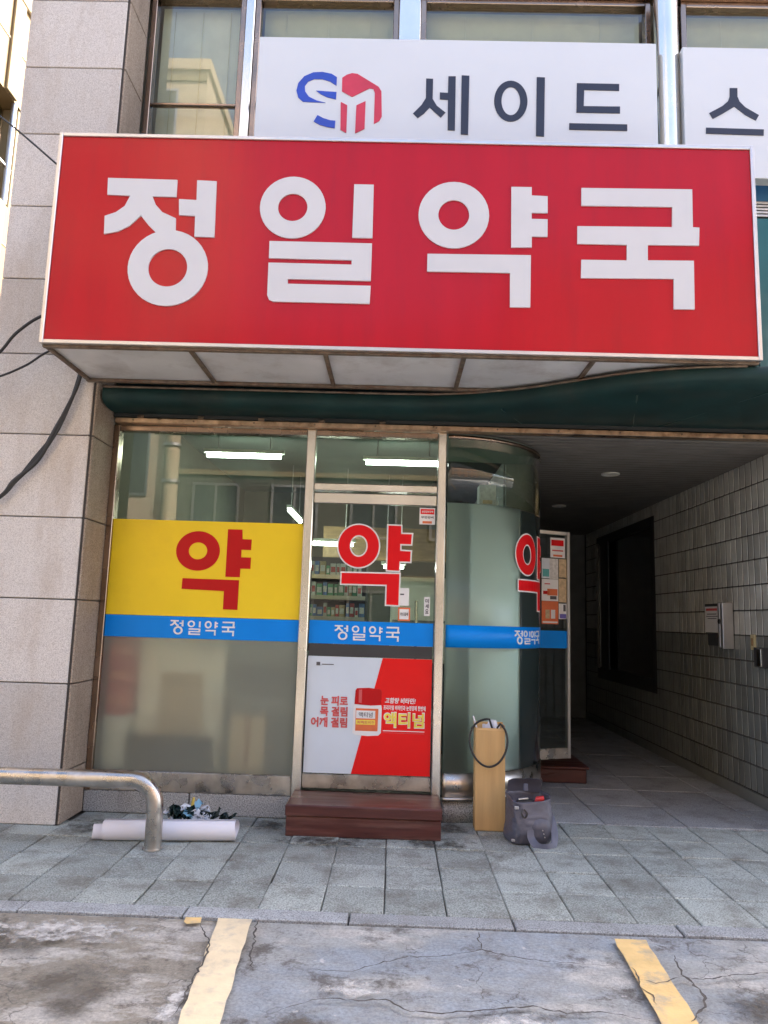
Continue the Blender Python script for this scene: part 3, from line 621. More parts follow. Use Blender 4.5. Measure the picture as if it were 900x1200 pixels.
# passage ceiling slats and downlights
pc = MB().box((.40, 5.60, 2.91), (3.07, 12.05, 2.975)).build('passage_ceiling', 'black', bl)
y = 5.64; k = 0
while y < 11.95:
    x0 = .42
    if y > 6.4: x0 = 1.0
    MB().bbox((x0, y, 2.872), (3.046, y+.088, 2.908), .004).build('slat', 'slat', pc); y += .1
for X, Y in ((2.03, 7.05), (1.98, 9.07)):
    d = MB().ring(0, 0, .085, .085, .06, .06, 0, .012); d.v = [(X+a, Y+c, 2.858+b) for a, b, c in d.v]
    o = d.build('downlight', 'lamp_white', pc)
    MB().cyl((X, Y), .062, 2.862, 2.871).build('lamp_glass', 'lamp_white', o)
# tiled passage wall
PX = 3.05
pw = MB().box((PX-.007, 5.62, 0), (PX+.05, 8.87, 2.905)).box((PX-.007, 8.87, 0), (PX+.05, 11.22, .80)).box((PX-.007, 8.87, 2.66), (PX+.05, 11.22, 2.905)).box((PX-.007, 11.22, 0), (PX+.05, 12.05, 2.905)).build('passage_wall', 'joint', bl)
tz = [2.877-.2132*k for k in range(14)]
tl = bpy.data.meshes.new('tile')
def tile_mesh(key, sz):
    if key in pieces: return pieces[key]
    b = MB().bbox((-.012, -.0455, -sz/2), (.012, .0455, sz/2), .004)
    me = bpy.data.meshes.new(key); me.from_pydata(b.v, [], b.f); pieces[key] = me; return me
cnt = 0; far = [MB(), MB()]
nearcols = [5.675+.1075*c for c in range(59)]
for c, y in enumerate(nearcols):
    for r in range(13):
        zt = tz[r]; zb = tz[r+1] if r < 12 else .0
        if r == 12: zt, zb = tz[12], .105
        zc = (zt+zb)/2; sz = zt-zb-.011; light = r < 7
        if 8.87-.05 < y < 11.25 and .78 < zc < 2.68: continue
        dx = random.uniform(-.0015, .0015)
        if c < 23:
            cnt += 1
            put('tile', tile_mesh('tile_l' if light else 'tile_d', sz) if r != 12 else tile_mesh('tile_e', sz), 'tile_light' if light else 'tile_dark', pw, (PX+dx, y+random.uniform(-.001, .001), zc), (0, random.uniform(-.004, .004), random.uniform(-.008, .008)))
        else: far[0 if light else 1].box((PX-.012+dx, y-.0455, zc-sz/2), (PX+.012+dx, y+.0455, zc+sz/2))
for f_, mt_ in zip(far, ('tile_light', 'tile_dark')):
    q = f_.build('tile_courses', mt_, pw); q['kind'] = 'stuff'
MB().bbox((PX-.016, 5.625, 0), (PX+.012, 12.04, .098), .004).build('skirting', 'tile_dark', pw)
wf = MB()
for a, b in (((PX-.02, 8.80, .68), (PX+.03, 8.91, 2.74)), ((PX-.02, 11.18, .68), (PX+.03, 11.30, 2.74)), ((PX-.02, 8.911, .68), (PX+.03, 11.179, .84)), ((PX-.02, 8.911, 2.62), (PX+.03, 11.179, 2.74))): wf.bbox(a, b, .004)
wf = wf.build('passage_window', 'dark_grey', bl)
MB().box((PX+.02, 8.91, .84), (PX+.026, 11.18, 2.62)).build('pane', 'glass_dark', wf)
MB().box((PX+.03, 8.85, .78), (PX+.6, 11.24, 2.68)).build('dark_room', 'black', bl)
MB().bbox((PX-.07, 11.05, .83), (PX-.025, 11.16, 2.63), .01).build('steel_post', 'steel', wf)
MB().bbox((PX-.06, 10.60, .83), (PX-.025, 10.98, 2.63), .01).build('steel_post', 'dark_grey', wf)
# granite plinth below the left window, in blocks
for i, (a, b) in enumerate(((-2.19, -1.43), (-1.425, -.70))):
    MB().bbox((a, 5.575, 0), (b-.003, 5.70, .150), .006).build('plinth_block', 'plinth', bl)
# the room behind the glass
rm_ = MB()
rm_.box((-2.175, 10.5, .15), (.98, 10.6, 3.2)); rm_.box((-2.19, 5.72, .15), (-2.175, 10.5, 3.2))
rm_.build('room_wall', 'room_wall', bl)
MB().box((-2.175, 5.71, .02), (.95, 10.5, .17)).build('room_floor', 'room_floor', bl)
MB().box((-2.175, 5.66, 3.18), (.98, 10.5, 3.30)).build('room_ceiling', 'room_ceil', bl)
MB().box((-2.175, 5.63, 2.89), (.40, 5.66, 3.17)).build('ceiling_bulkhead', 'room_ceil', bl)
MB().box((.95, 6.62, .02), (.98, 12.05, 2.87)).build('side_wall', 'wall_dark', bl)
MB().box((-.9, 9.2, 2.15), (.8, 9.35, 2.55)).build('wooden_beam', 'wood', bl)

# ================================================================== SIGNS
sg = thing('pharmacy_sign', (0, 5.19, 3.05), 'large red projecting box sign with four bold white letters above the pharmacy entrance', 'shop sign')
X0, X1, Z0, Z1 = -2.262, 2.218, 3.066, 4.496
MB().box((X0+.022, SF+.006, Z0+.022), (X1-.022, SF+.02, Z1-.022)).build('face', 'sign_red', sg)
tr = MB()
tr.bbox((X0, SF-.006, Z0), (X0+.024, SF+.03, Z1), .003).bbox((X1-.024, SF-.006, Z0), (X1, SF+.03, Z1), .003)
tr.bbox((X0+.0245, SF-.006, Z1-.024), (X1-.0245, SF+.03, Z1), .003).bbox((X0+.0245, SF-.006, Z0), (X1-.0245, SF+.03, Z0+.024), .003)
tr.build('trim', 'alu', sg)
bx_ = MB().box((X0, SF+.031, Z0), (X0+.012, 5.185, Z1)).box((X1-.012, SF+.031, Z0), (X1, 5.185, Z1)).box((X0+.012, SF+.031, Z1-.012), (X1-.012, 5.185, Z1)).box((X0+.012, 5.17, Z0), (X1-.012, 5.184, Z1-.012))
bx_.build('housing', 'alu', sg)
ribs = [X0+.02, -1.33, -.478, .394, 1.205, X1-.02]
for a, b in zip(ribs, ribs[1:]):
    MB().box((a+.012, SF+.05, Z0+.012), (b-.012, 5.165, Z0+.018)).build('soffit_panel', 'soffit', sg)
for x in ribs: MB().bbox((x-.014, SF+.032, Z0-.010), (x+.014, 5.185, Z0+.011), .003).build('soffit_rib', 'soffit_rib', sg)
for (y0, y1) in ((SF+.0305, SF+.062), (5.15, 5.186)):
    MB().bbox((X0+.005, y0, Z0-.014), (X1-.005, y1, Z0+.009), .003).build('soffit_edge', 'soffit_rib', sg)
for g in ('jeong', 'il', 'yak', 'guk'): MB().glyph(GLYPHS[g], SF-.004, SF+.008).build('letter', 'sign_white', sg)
ub = thing('office_sign_board', (.37, 5.30, 4.8), 'white sign board with a red and blue emblem and three dark letters', 'sign board')
MB().bbox((-1.19, 5.302, 4.82), (1.925, 5.40, 5.955), .004).build('board', 'board_white', ub)
MB().glyph(GLYPHS['logo_blue'], 5.298, 5.305).build('emblem_blue', 'logo_blue', ub)
MB().glyph(GLYPHS['logo_red'], 5.298, 5.305).build('emblem_red', 'logo_red', ub)
for g in ('se', 'i', 'deu'): MB().glyph(GLYPHS[g], 5.298, 5.305).build('letter', 'navy', ub)
MB().box((-1.1, 5.40, 5.0), (-1.06, 5.60, 5.04)).box((1.8, 5.40, 5.0), (1.84, 5.60, 5.04)).box((-1.1, 5.40, 5.7), (-1.06, 5.60, 5.74)).box((1.8, 5.40, 5.7), (1.84, 5.60, 5.74)).build('bracket', 'dark_grey', ub)
ub2 = thing('office_sign_board', (3.2, 5.30, 4.8), 'white sign board right of the steel column with one dark Korean letter showing', 'sign board')
MB().bbox((2.13, 5.302, 4.83), (4.3, 5.40, 5.93), .004).build('board', 'board_white', ub2)
MB().glyph(GLYPHS['seu'], 5.298, 5.305).build('letter', 'navy', ub2)
MB().box((2.3, 5.40, 5.0), (2.34, 5.60, 5.04)).box((4.1, 5.40, 5.0), (4.14, 5.60, 5.04)).box((2.3, 5.40, 5.7), (2.34, 5.60, 5.74)).build('bracket', 'dark_grey', ub2)

# ================================================================== SHOP FRONT
sf = thing('shop_front', (-.95, 5.6, .15), 'steel framed pharmacy window with yellow film, red letter and frosted lower glass', 'shop window')
fr = MB()
fr.bbox((-2.188, WP-.035, .152), (-2.142, WP+.06, 2.845), .004)
fr.build('frame_post', 'steel_brown', sf)
MB().bbox((-.70, WP-.04, .152), (-.632, WP+.06, 2.845), .006).build('frame_post', 'steel', sf)
MB().bbox((.302, WP-.04, .02), (.366, WP+.06, 2.845), .006).build('frame_post', 'steel', sf)
MB().bbox((-2.14, WP-.03, 2.80), (-.702, WP+.05, 2.843), .004).bbox((-.63, WP-.03, 2.80), (.30, WP+.05, 2.843), .004).build('head_rail', 'steel_brown', sf)
MB().bbox((-2.185, WP-.030, .154), (-.702, WP+.06, .292), .006).build('sill', 'steel_worn', sf)
MB().bbox((-.63, WP-.03, 2.378), (.30, WP+.05, 2.432), .004).build('transom', 'steel', sf)
MB().box((-2.142, WP, 1.245), (-.70, WP+.010, 2.80)).build('pane', 'glass', sf)
MB().box((-.632, WP, 2.432), (.302, WP+.010, 2.80)).build('pane', 'glass', sf)
MB().box((-2.142, WP, .292), (-.70, WP+.008, 1.2445)).build('frosted_pane', 'frost', sf)
MB().box((-2.16, WP-.006, 1.402), (-.702, WP-.002, 2.118)).build('yellow_film', 'yellow', sf)
MB().box((-2.14, WP+.018, 1.402), (-.704, WP+.021, 2.116)).build('film_back', 'yellow', sf)
MB().glyph(GLYPHS['yak_window'], WP-.0095, WP-.005).build('letter', 'red_film', sf)
bb = MB().box((-2.165, WP-.0065, 1.240), (-.702, WP-.0025, 1.3995)).build('blue_band', 'blue', sf)
def small_name(x0, pitch, s, z, y, parent, f=None):
    for k, g in enumerate(('jeong', 'il', 'yak', 'guk')):
        G = grow(GLYPHS[g], -.018); m_ = MB().glyph(G, y-.003, y+.001, fit(G, x0+pitch*k, x0+pitch*k+s*.93, z, z+s))
        if f: m_.v = [f(*p) for p in m_.v]
        m_.build('letter', 'white_film', parent)
small_name(-1.655, .128, .105, 1.268, WP-.007, bb)

# ------------------------------------------------------------------ glass door
dr = thing('glass_door', (-.16, 5.6, .2), 'glass entrance door with red outlined letter and a red and white poster above wooden step', 'door')
MB().bbox((-.628, WP-.018, 2.282), (.298, WP+.028, 2.362), .004).build('top_rail', 'steel', dr)
MB().bbox((-.628, WP-.018, .212), (.298, WP+.028, .312), .004).build('bottom_rail', 'steel_worn', dr)
MB().tube([(.262, WP-.019, .236), (.262, WP-.026, .236)], .011, 12).build('lock', 'steel_worn', dr)
MB().box((-.624, WP, .312), (.294, WP+.010, 2.282)).build('pane', 'glass', dr)
MB().box((-.628, WP-.001, .312), (-.6245, WP+.012, 2.282)).box((.2945, WP-.001, .312), (.298, WP+.012, 2.282)).build('edge_seal', 'dark_grey', dr)
yb = GLYPHS['yak_door']
MB().glyph(grow(yb, .011), WP-.005, WP-.001).build('letter_outline', 'white_film', dr)
MB().glyph(yb, WP-.008, WP-.004).build('letter', 'red_bright', dr)
db = MB().box((-.624, WP-.005, 1.236), (.294, WP-.0015, 1.405)).build('blue_band', 'blue', dr)
small_name(-.435, .127, .108, 1.265, WP-.0055, db)
MB().box((-.62, WP-.004, 1.145), (.29, WP-.001, 1.234)).build('grey_film', 'dark_grey', dr)
hb = MB()
hb.tube([(.168, WP+.065, 1.02), (.168, WP+.065, 1.57)], .0125, 12)
for zz in (1.08, 1.50): hb.tube([(.168, WP+.011, zz), (.168, WP+.065, zz)], .007, 10)
hb.build('handle', 'steel', dr)
# poster: flat print in its own layers
PX0, PX1, PZ0, PZ1 = -.622, .290, .318, 1.143
def pp(u, v): return (PX0+(PX1-PX0)*u, PZ1-(PZ1-PZ0)*v)
y0 = WP-.009
po = MB().box((PX0, y0, PZ0), (PX1, WP-.001, PZ1)).build('poster', 'poster_white', dr)
MB().prism([pp(.602, .0), pp(1, .0), pp(1, 1), pp(.378, 1)], y0-.002, y0+.001).build('red_field', 'poster_red', po)
def pr(m_, a, b, c, d, yy, mi=0): (xa, zb), (xb, za) = pp(a, b), pp(c, d); return m_.box((xa, yy, za), (xb, yy+.003, zb), mi)
def ptext(body, a, b, c, d, mat, bold=.035, shear=0., yy=None):
    (xa, zb), (xb, za) = pp(a, b), pp(c, d); q = y0-.004 if yy is None else yy
    text(MB(), body, xa, xb, za, zb, q, q, bold, 0, shear).build('lettering', mat, po)
ptext('눈 피로', .115, .340, .335, .425, 'pink_ink', .04); ptext('목 걸림', .115, .432, .335, .517, 'pink_ink', .04); ptext('어깨 걸림', .045, .525, .335, .612, 'pink_ink', .04)
ptext('고함량 비타민!', .630, .340, .875, .390, 'white_film', .028, .15)
ptext('프리미엄 비타민과 눈영양제 한번에', .620, .405, .955, .448, 'white_film', .028)
ptext('액티넘', .622, .460, .950, .600, 'white_film', .05, yy=y0-.0035); ptext('액티넘', .628, .468, .944, .592, 'poster_yellow', .028, yy=y0-.006)
pr(MB(), .07, .05, .10, .08, y0-.004).build('print', 'ink', po); pr(MB(), .115, .066, .21, .072, y0-.004).build('print', 'ink', po)
pr(MB(), .62, .622, .95, .628, y0-.004).build('rule', 'white_film', po)
pr(MB(), .62, .640, .95, .644, y0-.004).build('rule', 'pink_ink', po)
bt = MB()                                                                    # printed bottle: cap, body, label
bt.prism([pp(.393, .285), pp(.405, .268), pp(.50, .262), pp(.592, .272), pp(.602, .288), pp(.602, .405), pp(.50, .412), pp(.388, .405)], y0-.005, y0-.001, 0)
bt.prism([pp(.385, .408), pp(.50, .416), pp(.602, .408), pp(.607, .44), pp(.605, .645), pp(.585, .668), pp(.50, .675), pp(.40, .668), pp(.378, .65), pp(.380, .44)], y0-.005, y0-.001, 1)
bt.prism([pp(.400, .440), pp(.580, .440), pp(.578, .632), pp(.400, .632)], y0-.0065, y0-.004, 2)
bt.prism([pp(.404, .458), pp(.556, .458), pp(.556, .525), pp(.404, .525)], y0-.008, y0-.006, 1)
bt.prism([pp(.404, .538), pp(.556, .538), pp(.556, .578), pp(.404, .578)], y0-.008, y0-.006, 3)
bt.prism([pp(.42, .28), pp(.445, .277), pp(.445, .395), pp(.42, .392)], y0-.0065, y0-.004, 4)
bt.build('printed_bottle', ['red_film', 'white_film', 'orange_ink', 'poster_yellow', 'pink_ink'], po)
ptext('액티넘', .425, .472, .535, .515, 'ink', .012, yy=y0-.0095); ptext('퍼펙트비전', .415, .545, .55, .572, 'pink_ink', .012, yy=y0-.0095)
# stickers on the door
def sticker(name, parent, x0, x1, z0, z1, yy, mat, lines=()):
    o = MB().box((x0, yy, z0), (x1, yy+.002, z1)).build(name, mat, parent)
    for ln in lines:
        if ln[0] == 'b': MB().box((x0+(x1-x0)*ln[1], yy-.0015, z0+(z1-z0)*ln[2]), (x0+(x1-x0)*ln[3], yy+.0005, z0+(z1-z0)*ln[4])).build('print', ln[5], o)
        else: text(MB(), ln[6], x0+(x1-x0)*ln[1], x0+(x1-x0)*ln[3], z0+(z1-z0)*ln[2], z0+(z1-z0)*ln[4], yy-.003, yy-.003, .03).build('print', ln[5], o)
    return o
sec = [('b', .06, .62, .94, .93, 'red_bright'), ('t', .14, .70, .86, .84, 'white_film', '보안경비구역'), ('t', .10, .36, .9, .50, 'ink', '무인경비'), ('b', .2, .06, .8, .20, 'orange_ink')]
sticker('security_sticker', dr, .172, .290, 2.142, 2.268, WP-.004, 'white_film', sec)
sticker('paper_note', dr, .035, .108, 1.53, 1.66, WP-.004, 'white_film', [('b', .1, .6, .5, .68, 'ink')])
q = sticker('code_card', dr, .030, .120, 1.418, 1.516, WP-.004, 'orange_ink', [('b', .12, .12, .88, .88, 'white_film')])
text(MB(), '카드결제', .046, .104, 1.455, 1.48, WP-.0075, WP-.0075, .03).build('print', 'ink', q)
sticker('push_sticker', dr, .222, .265, 1.46, 1.60, WP-.004, 'white_film', [('t', .2, .12, .8, .36, 'ink', '요'), ('t', .2, .40, .8, .62, 'ink', '세'), ('t', .2, .66, .8, .90, 'ink', '미')])

# ------------------------------------------------------------------ curved corner window
CX, CYc, CRd = .37, 6.46, .86
cw = thing('curved_window', (.9, 5.9, 0), 'tall curved corner window of frosted greenish glass with a blue band beside the door', 'curved window')
A0, A1 = -pi/2+.012, .06
MB().arc(CX, CYc, CRd, CRd-.010, 2.3155, 2.8145, A0, A1, 48).build('pane', 'glass', cw)
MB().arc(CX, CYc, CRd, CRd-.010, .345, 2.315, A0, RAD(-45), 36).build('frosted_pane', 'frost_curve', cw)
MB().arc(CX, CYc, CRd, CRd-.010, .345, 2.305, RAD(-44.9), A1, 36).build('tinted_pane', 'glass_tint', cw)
MB().arc(CX, CYc, CRd+.006, CRd-.02, 2.815, 2.84, A0, A1, 48).build('head_ring', 'steel_brown', cw)
q_ = [(CX, CYc)]+[(CX+(CRd-.022)*cos(A0+(A1-A0)*k/32), CYc+(CRd-.022)*sin(A0+(A1-A0)*k/32)) for k in range(33)]
MB().add([(x, y, z) for z in (2.82, 2.86) for x, y in q_], [tuple(range(34))[::-1], tuple(range(34, 68))]+[(k, (k+1) % 34, (k+1) % 34+34, k+34) for k in range(34)]).build('ceiling', 'room_ceil', cw)
MB().arc(CX, CYc, CRd+.008, CRd-.03, .178, .342, A0, A1, 48).build('base_band', 'steel_worn', cw)
MB().arc(CX, CYc, CRd+.02, CRd-.02, .158, .176, A0, A1, 48).build('base_lip', 'alu', cw)
MB().arc(CX, CYc, CRd-.01, CRd-.10, 0, .156, A0, A1, 48).build('plinth', 'plinth', cw)
MB().bbox((1.205, 6.46, 0), (1.235, 6.56, 2.845), .004).build('end_post', 'steel_brown', cw)
MB().box((.96, 6.555, .0), (1.21, 6.60, 2.87)).build('return_panel', 'wall_dark', cw)
def bend(deg, xc):
    """wrap flat lettering round the curve: x = xc goes to the angle deg"""
    def f(x, y, z):
        a = RAD(deg)+(x-xc)/CRd; r = CRd+(WP-y); return (CX+r*cos(a), CYc+r*sin(a), z)
    return f
bl_ = MB().arc(CX, CYc, CRd+.004, CRd+.001, 1.236, 1.40, A0+.005, A1, 48).build('blue_band', 'blue', cw)
small_name(0, .112, .105, 1.267, WP-.005, bl_, bend(-50, 0))
ring_x = yb[0][1]
for mat_, g, a_, b_ in (('white_film', grow(yb, .011), .004, .001), ('red_bright', yb, .007, .003)):
    m_ = MB()
    for shp in g:                                                            # cut long bars so they follow the curve
        if shp[0] == 'r': m_.glyph([shp], WP-a_, WP-b_)
        else:
            p = shp[1]; xs_ = [q[0] for q in p]; lo, hi = min(xs_), max(xs_)
            tmp = MB().prism(p, WP-a_, WP-b_); me = bpy.data.meshes.new('cut'); me.from_pydata(tmp.v, [], tmp.f)
            bm = bmesh.new(); bm.from_mesh(me)
            for k in range(1, 8):
                bmesh.ops.bisect_plane(bm, geom=bm.verts[:]+bm.edges[:]+bm.faces[:], plane_co=(lo+(hi-lo)*k/8, 0, 0), plane_no=(1, 0, 0))
            bm.verts.index_update(); m_.add([v.co[:] for v in bm.verts], [[v.index for v in f.verts] for f in bm.faces]); bm.free(); bpy.data.meshes.remove(me)
    m_.v = [bend(-39, ring_x)(*p) for p in m_.v]
    m_.build('letter' if mat_ != 'white_film' else 'letter_outline', mat_, cw)

# ------------------------------------------------------------------ open side door in the passage
F = Vector((1.615, 7.0, 0)); D = Vector((-.92, -.39, 0)).normalized(); N = Vector((-D.y, D.x, 0)); N = N if N.y < 0 else -N
sdd = thing('open_glass_door', (1.3, 6.87, .22), 'narrow open glass side door covered in stickers beside the dark passage', 'door')
def dbox(u0, u1, z0, z1, n0, n1, m_=None):
    m_ = m_ or MB(); c = []
    for z in (z0, z1):
        for u, n in ((u0, n0), (u1, n0), (u1, n1), (u0, n1)): q = F+D*u+N*n; c.append((q.x, q.y, z))
    return m_.add(c, [(0, 3, 2, 1), (4, 5, 6, 7), (0, 1, 5, 4), (1, 2, 6, 5), (2, 3, 7, 6), (3, 0, 4, 7)])
dbox(.0, .028, .245, 2.285, -.02, .02).build('stile', 'alu', sdd)
dbox(.030, .66, .245, .335, -.018, .018).build('bottom_rail', 'steel_worn', sdd)
dbox(.030, .66, 2.255, 2.285, -.018, .018).build('top_rail', 'alu', sdd)
dbox(.029, .66, .335, 2.255, -.004, .004).build('pane', 'glass', sdd)
dbox(.029, .66, 1.215, 1.372, .005, .008).build('blue_band', 'blue', sdd)
q = F+D*.03+N*.018; q2 = F+D*.03+N*.024
MB().tube([F+D*.05+N*.018+Vector((0, 0, .285)), F+D*.05+N*.026+Vector((0, 0, .285))], .013, 12).build('lock', 'steel', sdd)
for u0, u1, z0, z1, mt_, nm in ((.045, .205, 2.04, 2.225, 'white_film', 'security_sticker'), (.12, .215, 1.84, 2.03, 'box_white', 'paper_notice'), (.215, .30, 1.845, 2.03, 'poster_white', 'paper_notice'), (.03, .11, 1.86, 2.03, 'box_tan', 'paper_notice'),
                                (.12, .30, 1.64, 1.838, 'white_film', 'promotion_poster'), (.12, .30, 1.43, 1.638, 'orange_ink', 'promotion_poster'), (.03, .115, 1.48, 1.62, 'white_film', 'card_sticker'), (.03, .115, 1.63, 1.85, 'box_tan', 'paper_notice')):
    o = dbox(u0, u1, z0, z1, .005, .0075).build(nm, mt_, sdd)
    if nm == 'security_sticker':
        dbox(u0+.015, u1-.01, 2.15, 2.205, .0075, .009).build('print', 'red_bright', o); dbox(u0+.03, u1-.03, 2.05, 2.068, .0075, .009).build('print', 'orange_ink', o); dbox(u0+.02, u1-.02, 2.10, 2.112, .0075, .009).build('print', 'pink_ink', o)
    if nm == 'card_sticker': dbox(u0+.005, u1-.01, 1.485, 1.525, .0075, .009).build('print', 'violet_ink', o); dbox(u0+.01, u0+.035, 1.55, 1.61, .0075, .009).build('print', 'ink', o)
    if mt_ == 'poster_white': dbox(u0+.005, u1-.01, 1.86, 1.93, .0075, .009).build('print', 'teal_ink', o)
    if mt_ == 'orange_ink':
        for k in range(2): dbox(u0+.035+.06*k, u0+.08+.06*k, 1.48, 1.56, .0075, .009).build('print', 'box_tan' if k else 'white_film', o)
        dbox(u0+.01, u1-.01, 1.44, 1.455, .0075, .009).build('print', 'white_film', o)
    if nm == 'promotion_poster' and mt_ == 'white_film':
        dbox(u0+.01, u0+.12, 1.69, 1.75, .0075, .009).build('print', 'orange_ink', o); dbox(u0+.02, u0+.09, 1.655, 1.685, .0075, .009).build('print', 'ink', o); dbox(u0+.10, u0+.165, 1.70, 1.73, .0075, .009).build('print', 'red_film', o); dbox(u0+.09, u0+.15, 1.79, 1.80, .0075, .009).build('print', 'pink_ink', o)

# ================================================================== THINGS ON THE PAVEMENT
st = thing('entrance_step', (-.16, 5.4, 0), 'low maroon wooden step below the glass entrance door', 'step')
MB().bbox((-.678, 5.135, .128), (.354, 5.56, .200), .007).build('tread', 'step', st)
MB().bbox((-.672, 5.147, 0), (.348, 5.555, .127), .005).build('riser', 'step', st)
s2 = thing('side_step', (1.55, 7.3, 0), 'dull red low step under the open side door in the passage', 'step')
MB().bbox((1.0, 7.12, .0), (1.80, 7.75, .125), .008).build('riser', 'step', s2)
MB().bbox((.995, 7.10, .126), (1.82, 7.75, .150), .006).build('tread', 'step', s2)

rl_ = thing('steel_guard_rail', (-1.43, 4.78, 0), 'thick bent stainless steel pipe barrier standing on the pavement at left', 'barrier')
def rail_path():
    zt, xv, R_ = .398, -1.43, .15; p = [(-4.3, 4.80, zt-.02), (-3.0, 4.79, zt-.005), (xv-R_-.35, 4.78, zt), (xv-R_, 4.78, zt)]
    for k in range(1, 12):
        a = pi/2*(1-k/12); p.append((xv-R_+R_*cos(a), 4.78, zt-R_+R_*sin(a)))
    return p+[(xv, 4.78, zt-R_), (xv+.004, 4.78, .0)]
MB().tube(rail_path(), .051, 28).build('pipe', 'steel_worn', rl_)
MB().tube([(-4.25, 4.80, .38), (-4.25, 4.80, 0)], .051, 20).build('leg', 'steel_worn', rl_)
MB().cyl((-1.428, 4.78), .060, 0, .007).build('collar', 'steel_worn', rl_)

pr_ = thing('paper_roll', (-1.4, 4.98, 0), 'loose roll of white sheet lying on the pavement behind the steel barrier', 'roll')
def roll_sheet(xa, xb, y0, r0, turns, ang, seed):
    rnd = random.Random(seed); n = int(turns*26); vs = []
    for k in range(n+1):
        a = 2*pi*k/26+ang; r = r0*(.80+.20*k/n)*(1+.02*sin(3*a+seed))
        for t in range(7):
            x = xa+(xb-xa)*t/6; skew = (x+1.4)*.11
            vs.append((x+.006*sin(a*2+seed), y0+skew+r*cos(a), r0*.985+r*sin(a)*.97))
    return MB().add(vs, [(7*k+t, 7*k+t+1, 7*k+8+t, 7*k+7+t) for k in range(n) for t in range(6)], 0, True)
roll_sheet(-1.775, -.965, 4.955, .066, 2.6, -1.9, 1).build('outer_sheet', 'paper', pr_)
roll_sheet(-1.845, -1.0, 4.972, .050, 2.2, -.8, 2).build('inner_sheet', 'paper', pr_)

fo = thing('crumpled_film', (-1.25, 5.24, 0), 'crumpled heap of dark and pale glossy film scraps between the white roll and the wall', 'scraps')
rnd = random.Random(5)
for k in range(21):
    m_ = MB(); cx_, cy_ = rnd.uniform(-1.40, -1.12), rnd.uniform(5.10, 5.30); hh = rnd.uniform(.05, .17)*(1.15-abs(cx_+1.3)*1.3); L_ = rnd.uniform(.12, .24); W_ = rnd.uniform(.05, .11); a = rnd.uniform(0, pi); tl_ = rnd.uniform(.1, .75)
    nu, nv = 14, 5; vs = []
    for i in range(nu+1):
        for j in range(nv+1):
            u = (i/nu-.5)*L_; v = (j/nv-.5)*W_
            n1 = noise.noise(Vector((i*.45+k*7, j*.55, k)))*.05; n2 = noise.noise(Vector((i*.4, j*.6+k*5, k+9)))*.05
            x = u*cos(a)*cos(tl_)-v*sin(a)+n1; y_ = u*sin(a)*cos(tl_)+v*cos(a)+n2; z = hh*.55+u*sin(tl_)+noise.noise(Vector((i*.7, j*.8, k*3)))*.05
            vs.append((cx_+x, min(5.55, cy_+y_), max(.004, z)))
    fs = [(i*(nv+1)+j, i*(nv+1)+j+1, (i+1)*(nv+1)+j+1, (i+1)*(nv+1)+j) for i in range(nu) for j in range(nv)]
    m_.add(vs, fs, 0, True); m_.build('scrap', ['foil_dark', 'foil_white', 'foil_dark', 'foil_blue', 'foil_dark', 'foil_white', 'foil_dark'][k % 7], fo)
MB().tube([(-1.31, 5.20, .06), (-1.305, 5.2, .17), (-1.30, 5.2, .21)], [.012, .011, .008], 8).build('scrap', 'foil_yellow', fo)

cb = thing('cardboard_box', (.71, 5.47, 0), 'tall narrow open cardboard box leaning upright against the curved window', 'box')
def lean(m_, k=.06, z0=0):
    m_.v = [(x, y+(z-z0)*k, z) for x, y, z in m_.v]; return m_
lean(MB().bbox((.600, 5.430, .004), (.810, 5.436, .680), .002)).build('front_panel', 'card', cb)
lean(MB().bbox((.600, 5.547, .004), (.810, 5.552, .715), .002)).build('back_panel', 'card', cb)
lean(MB().bbox((.600, 5.4365, .004), (.605, 5.5465, .690), .002)).build('side_panel', 'card', cb)
lean(MB().bbox((.805, 5.4365, .004), (.810, 5.5465, .705), .002)).build('side_panel', 'card_edge', cb)
lean(MB().box((.605, 5.436, .001), (.805, 5.547, .008))).build('bottom_panel', 'card', cb)
lean(MB().bbox((.603, 5.4285, .668), (.807, 5.4365, .686), .002)).build('folded_edge', 'card_edge', cb)
pp_ = thing('rolled_paper', (.72, 5.52, .6), 'white crumpled paper showing at the top of the cardboard box', 'paper')
m_ = MB(); vs = []
for i in range(11):
    for j in range(4):
        vs.append((.655+.125*i/10, 5.478+.018*j+.012*sin(i*1.3+j), .60+.035*j+.022*noise.noise(Vector((i*.7, j*.9, 4)))+(.03 if 3 < i < 9 else 0)))
m_.add(vs, [(4*i+j, 4*i+j+1, 4*i+5+j, 4*i+4+j) for i in range(10) for j in range(3)], 0, True); m_.build('sheet', 'paper', pp_)
tag(MB().tube([(.640, 5.50, .55), (.618, 5.495, .66), (.585, 5.485, .765)], .0065, 10).build('white_rod', 'paper', None, (.62, 5.495, .55)), 'thin white plastic rod sticking out of the cardboard box at an angle', 'rod')
cl_pts = []
for k in range(46):
    a = RAD(62)-2*pi*(k/45)*.93
    cl_pts.append((.690+.132*cos(a)+.008*sin(2*a), 5.412+.030*(1+sin(a))*.9, .590+.158*sin(a)))
cl_pts = [(.76, 5.50, .62), (.755, 5.475, .69)]+cl_pts[1:]+[(.705, 5.47, .725), (.73, 5.51, .66)]
tag(MB().tube(cl_pts, .0075, 10).build('cable_loop', 'rubber', None, (.69, 5.43, .45)), 'black rubber cable looped over the top of the cardboard box', 'cable')

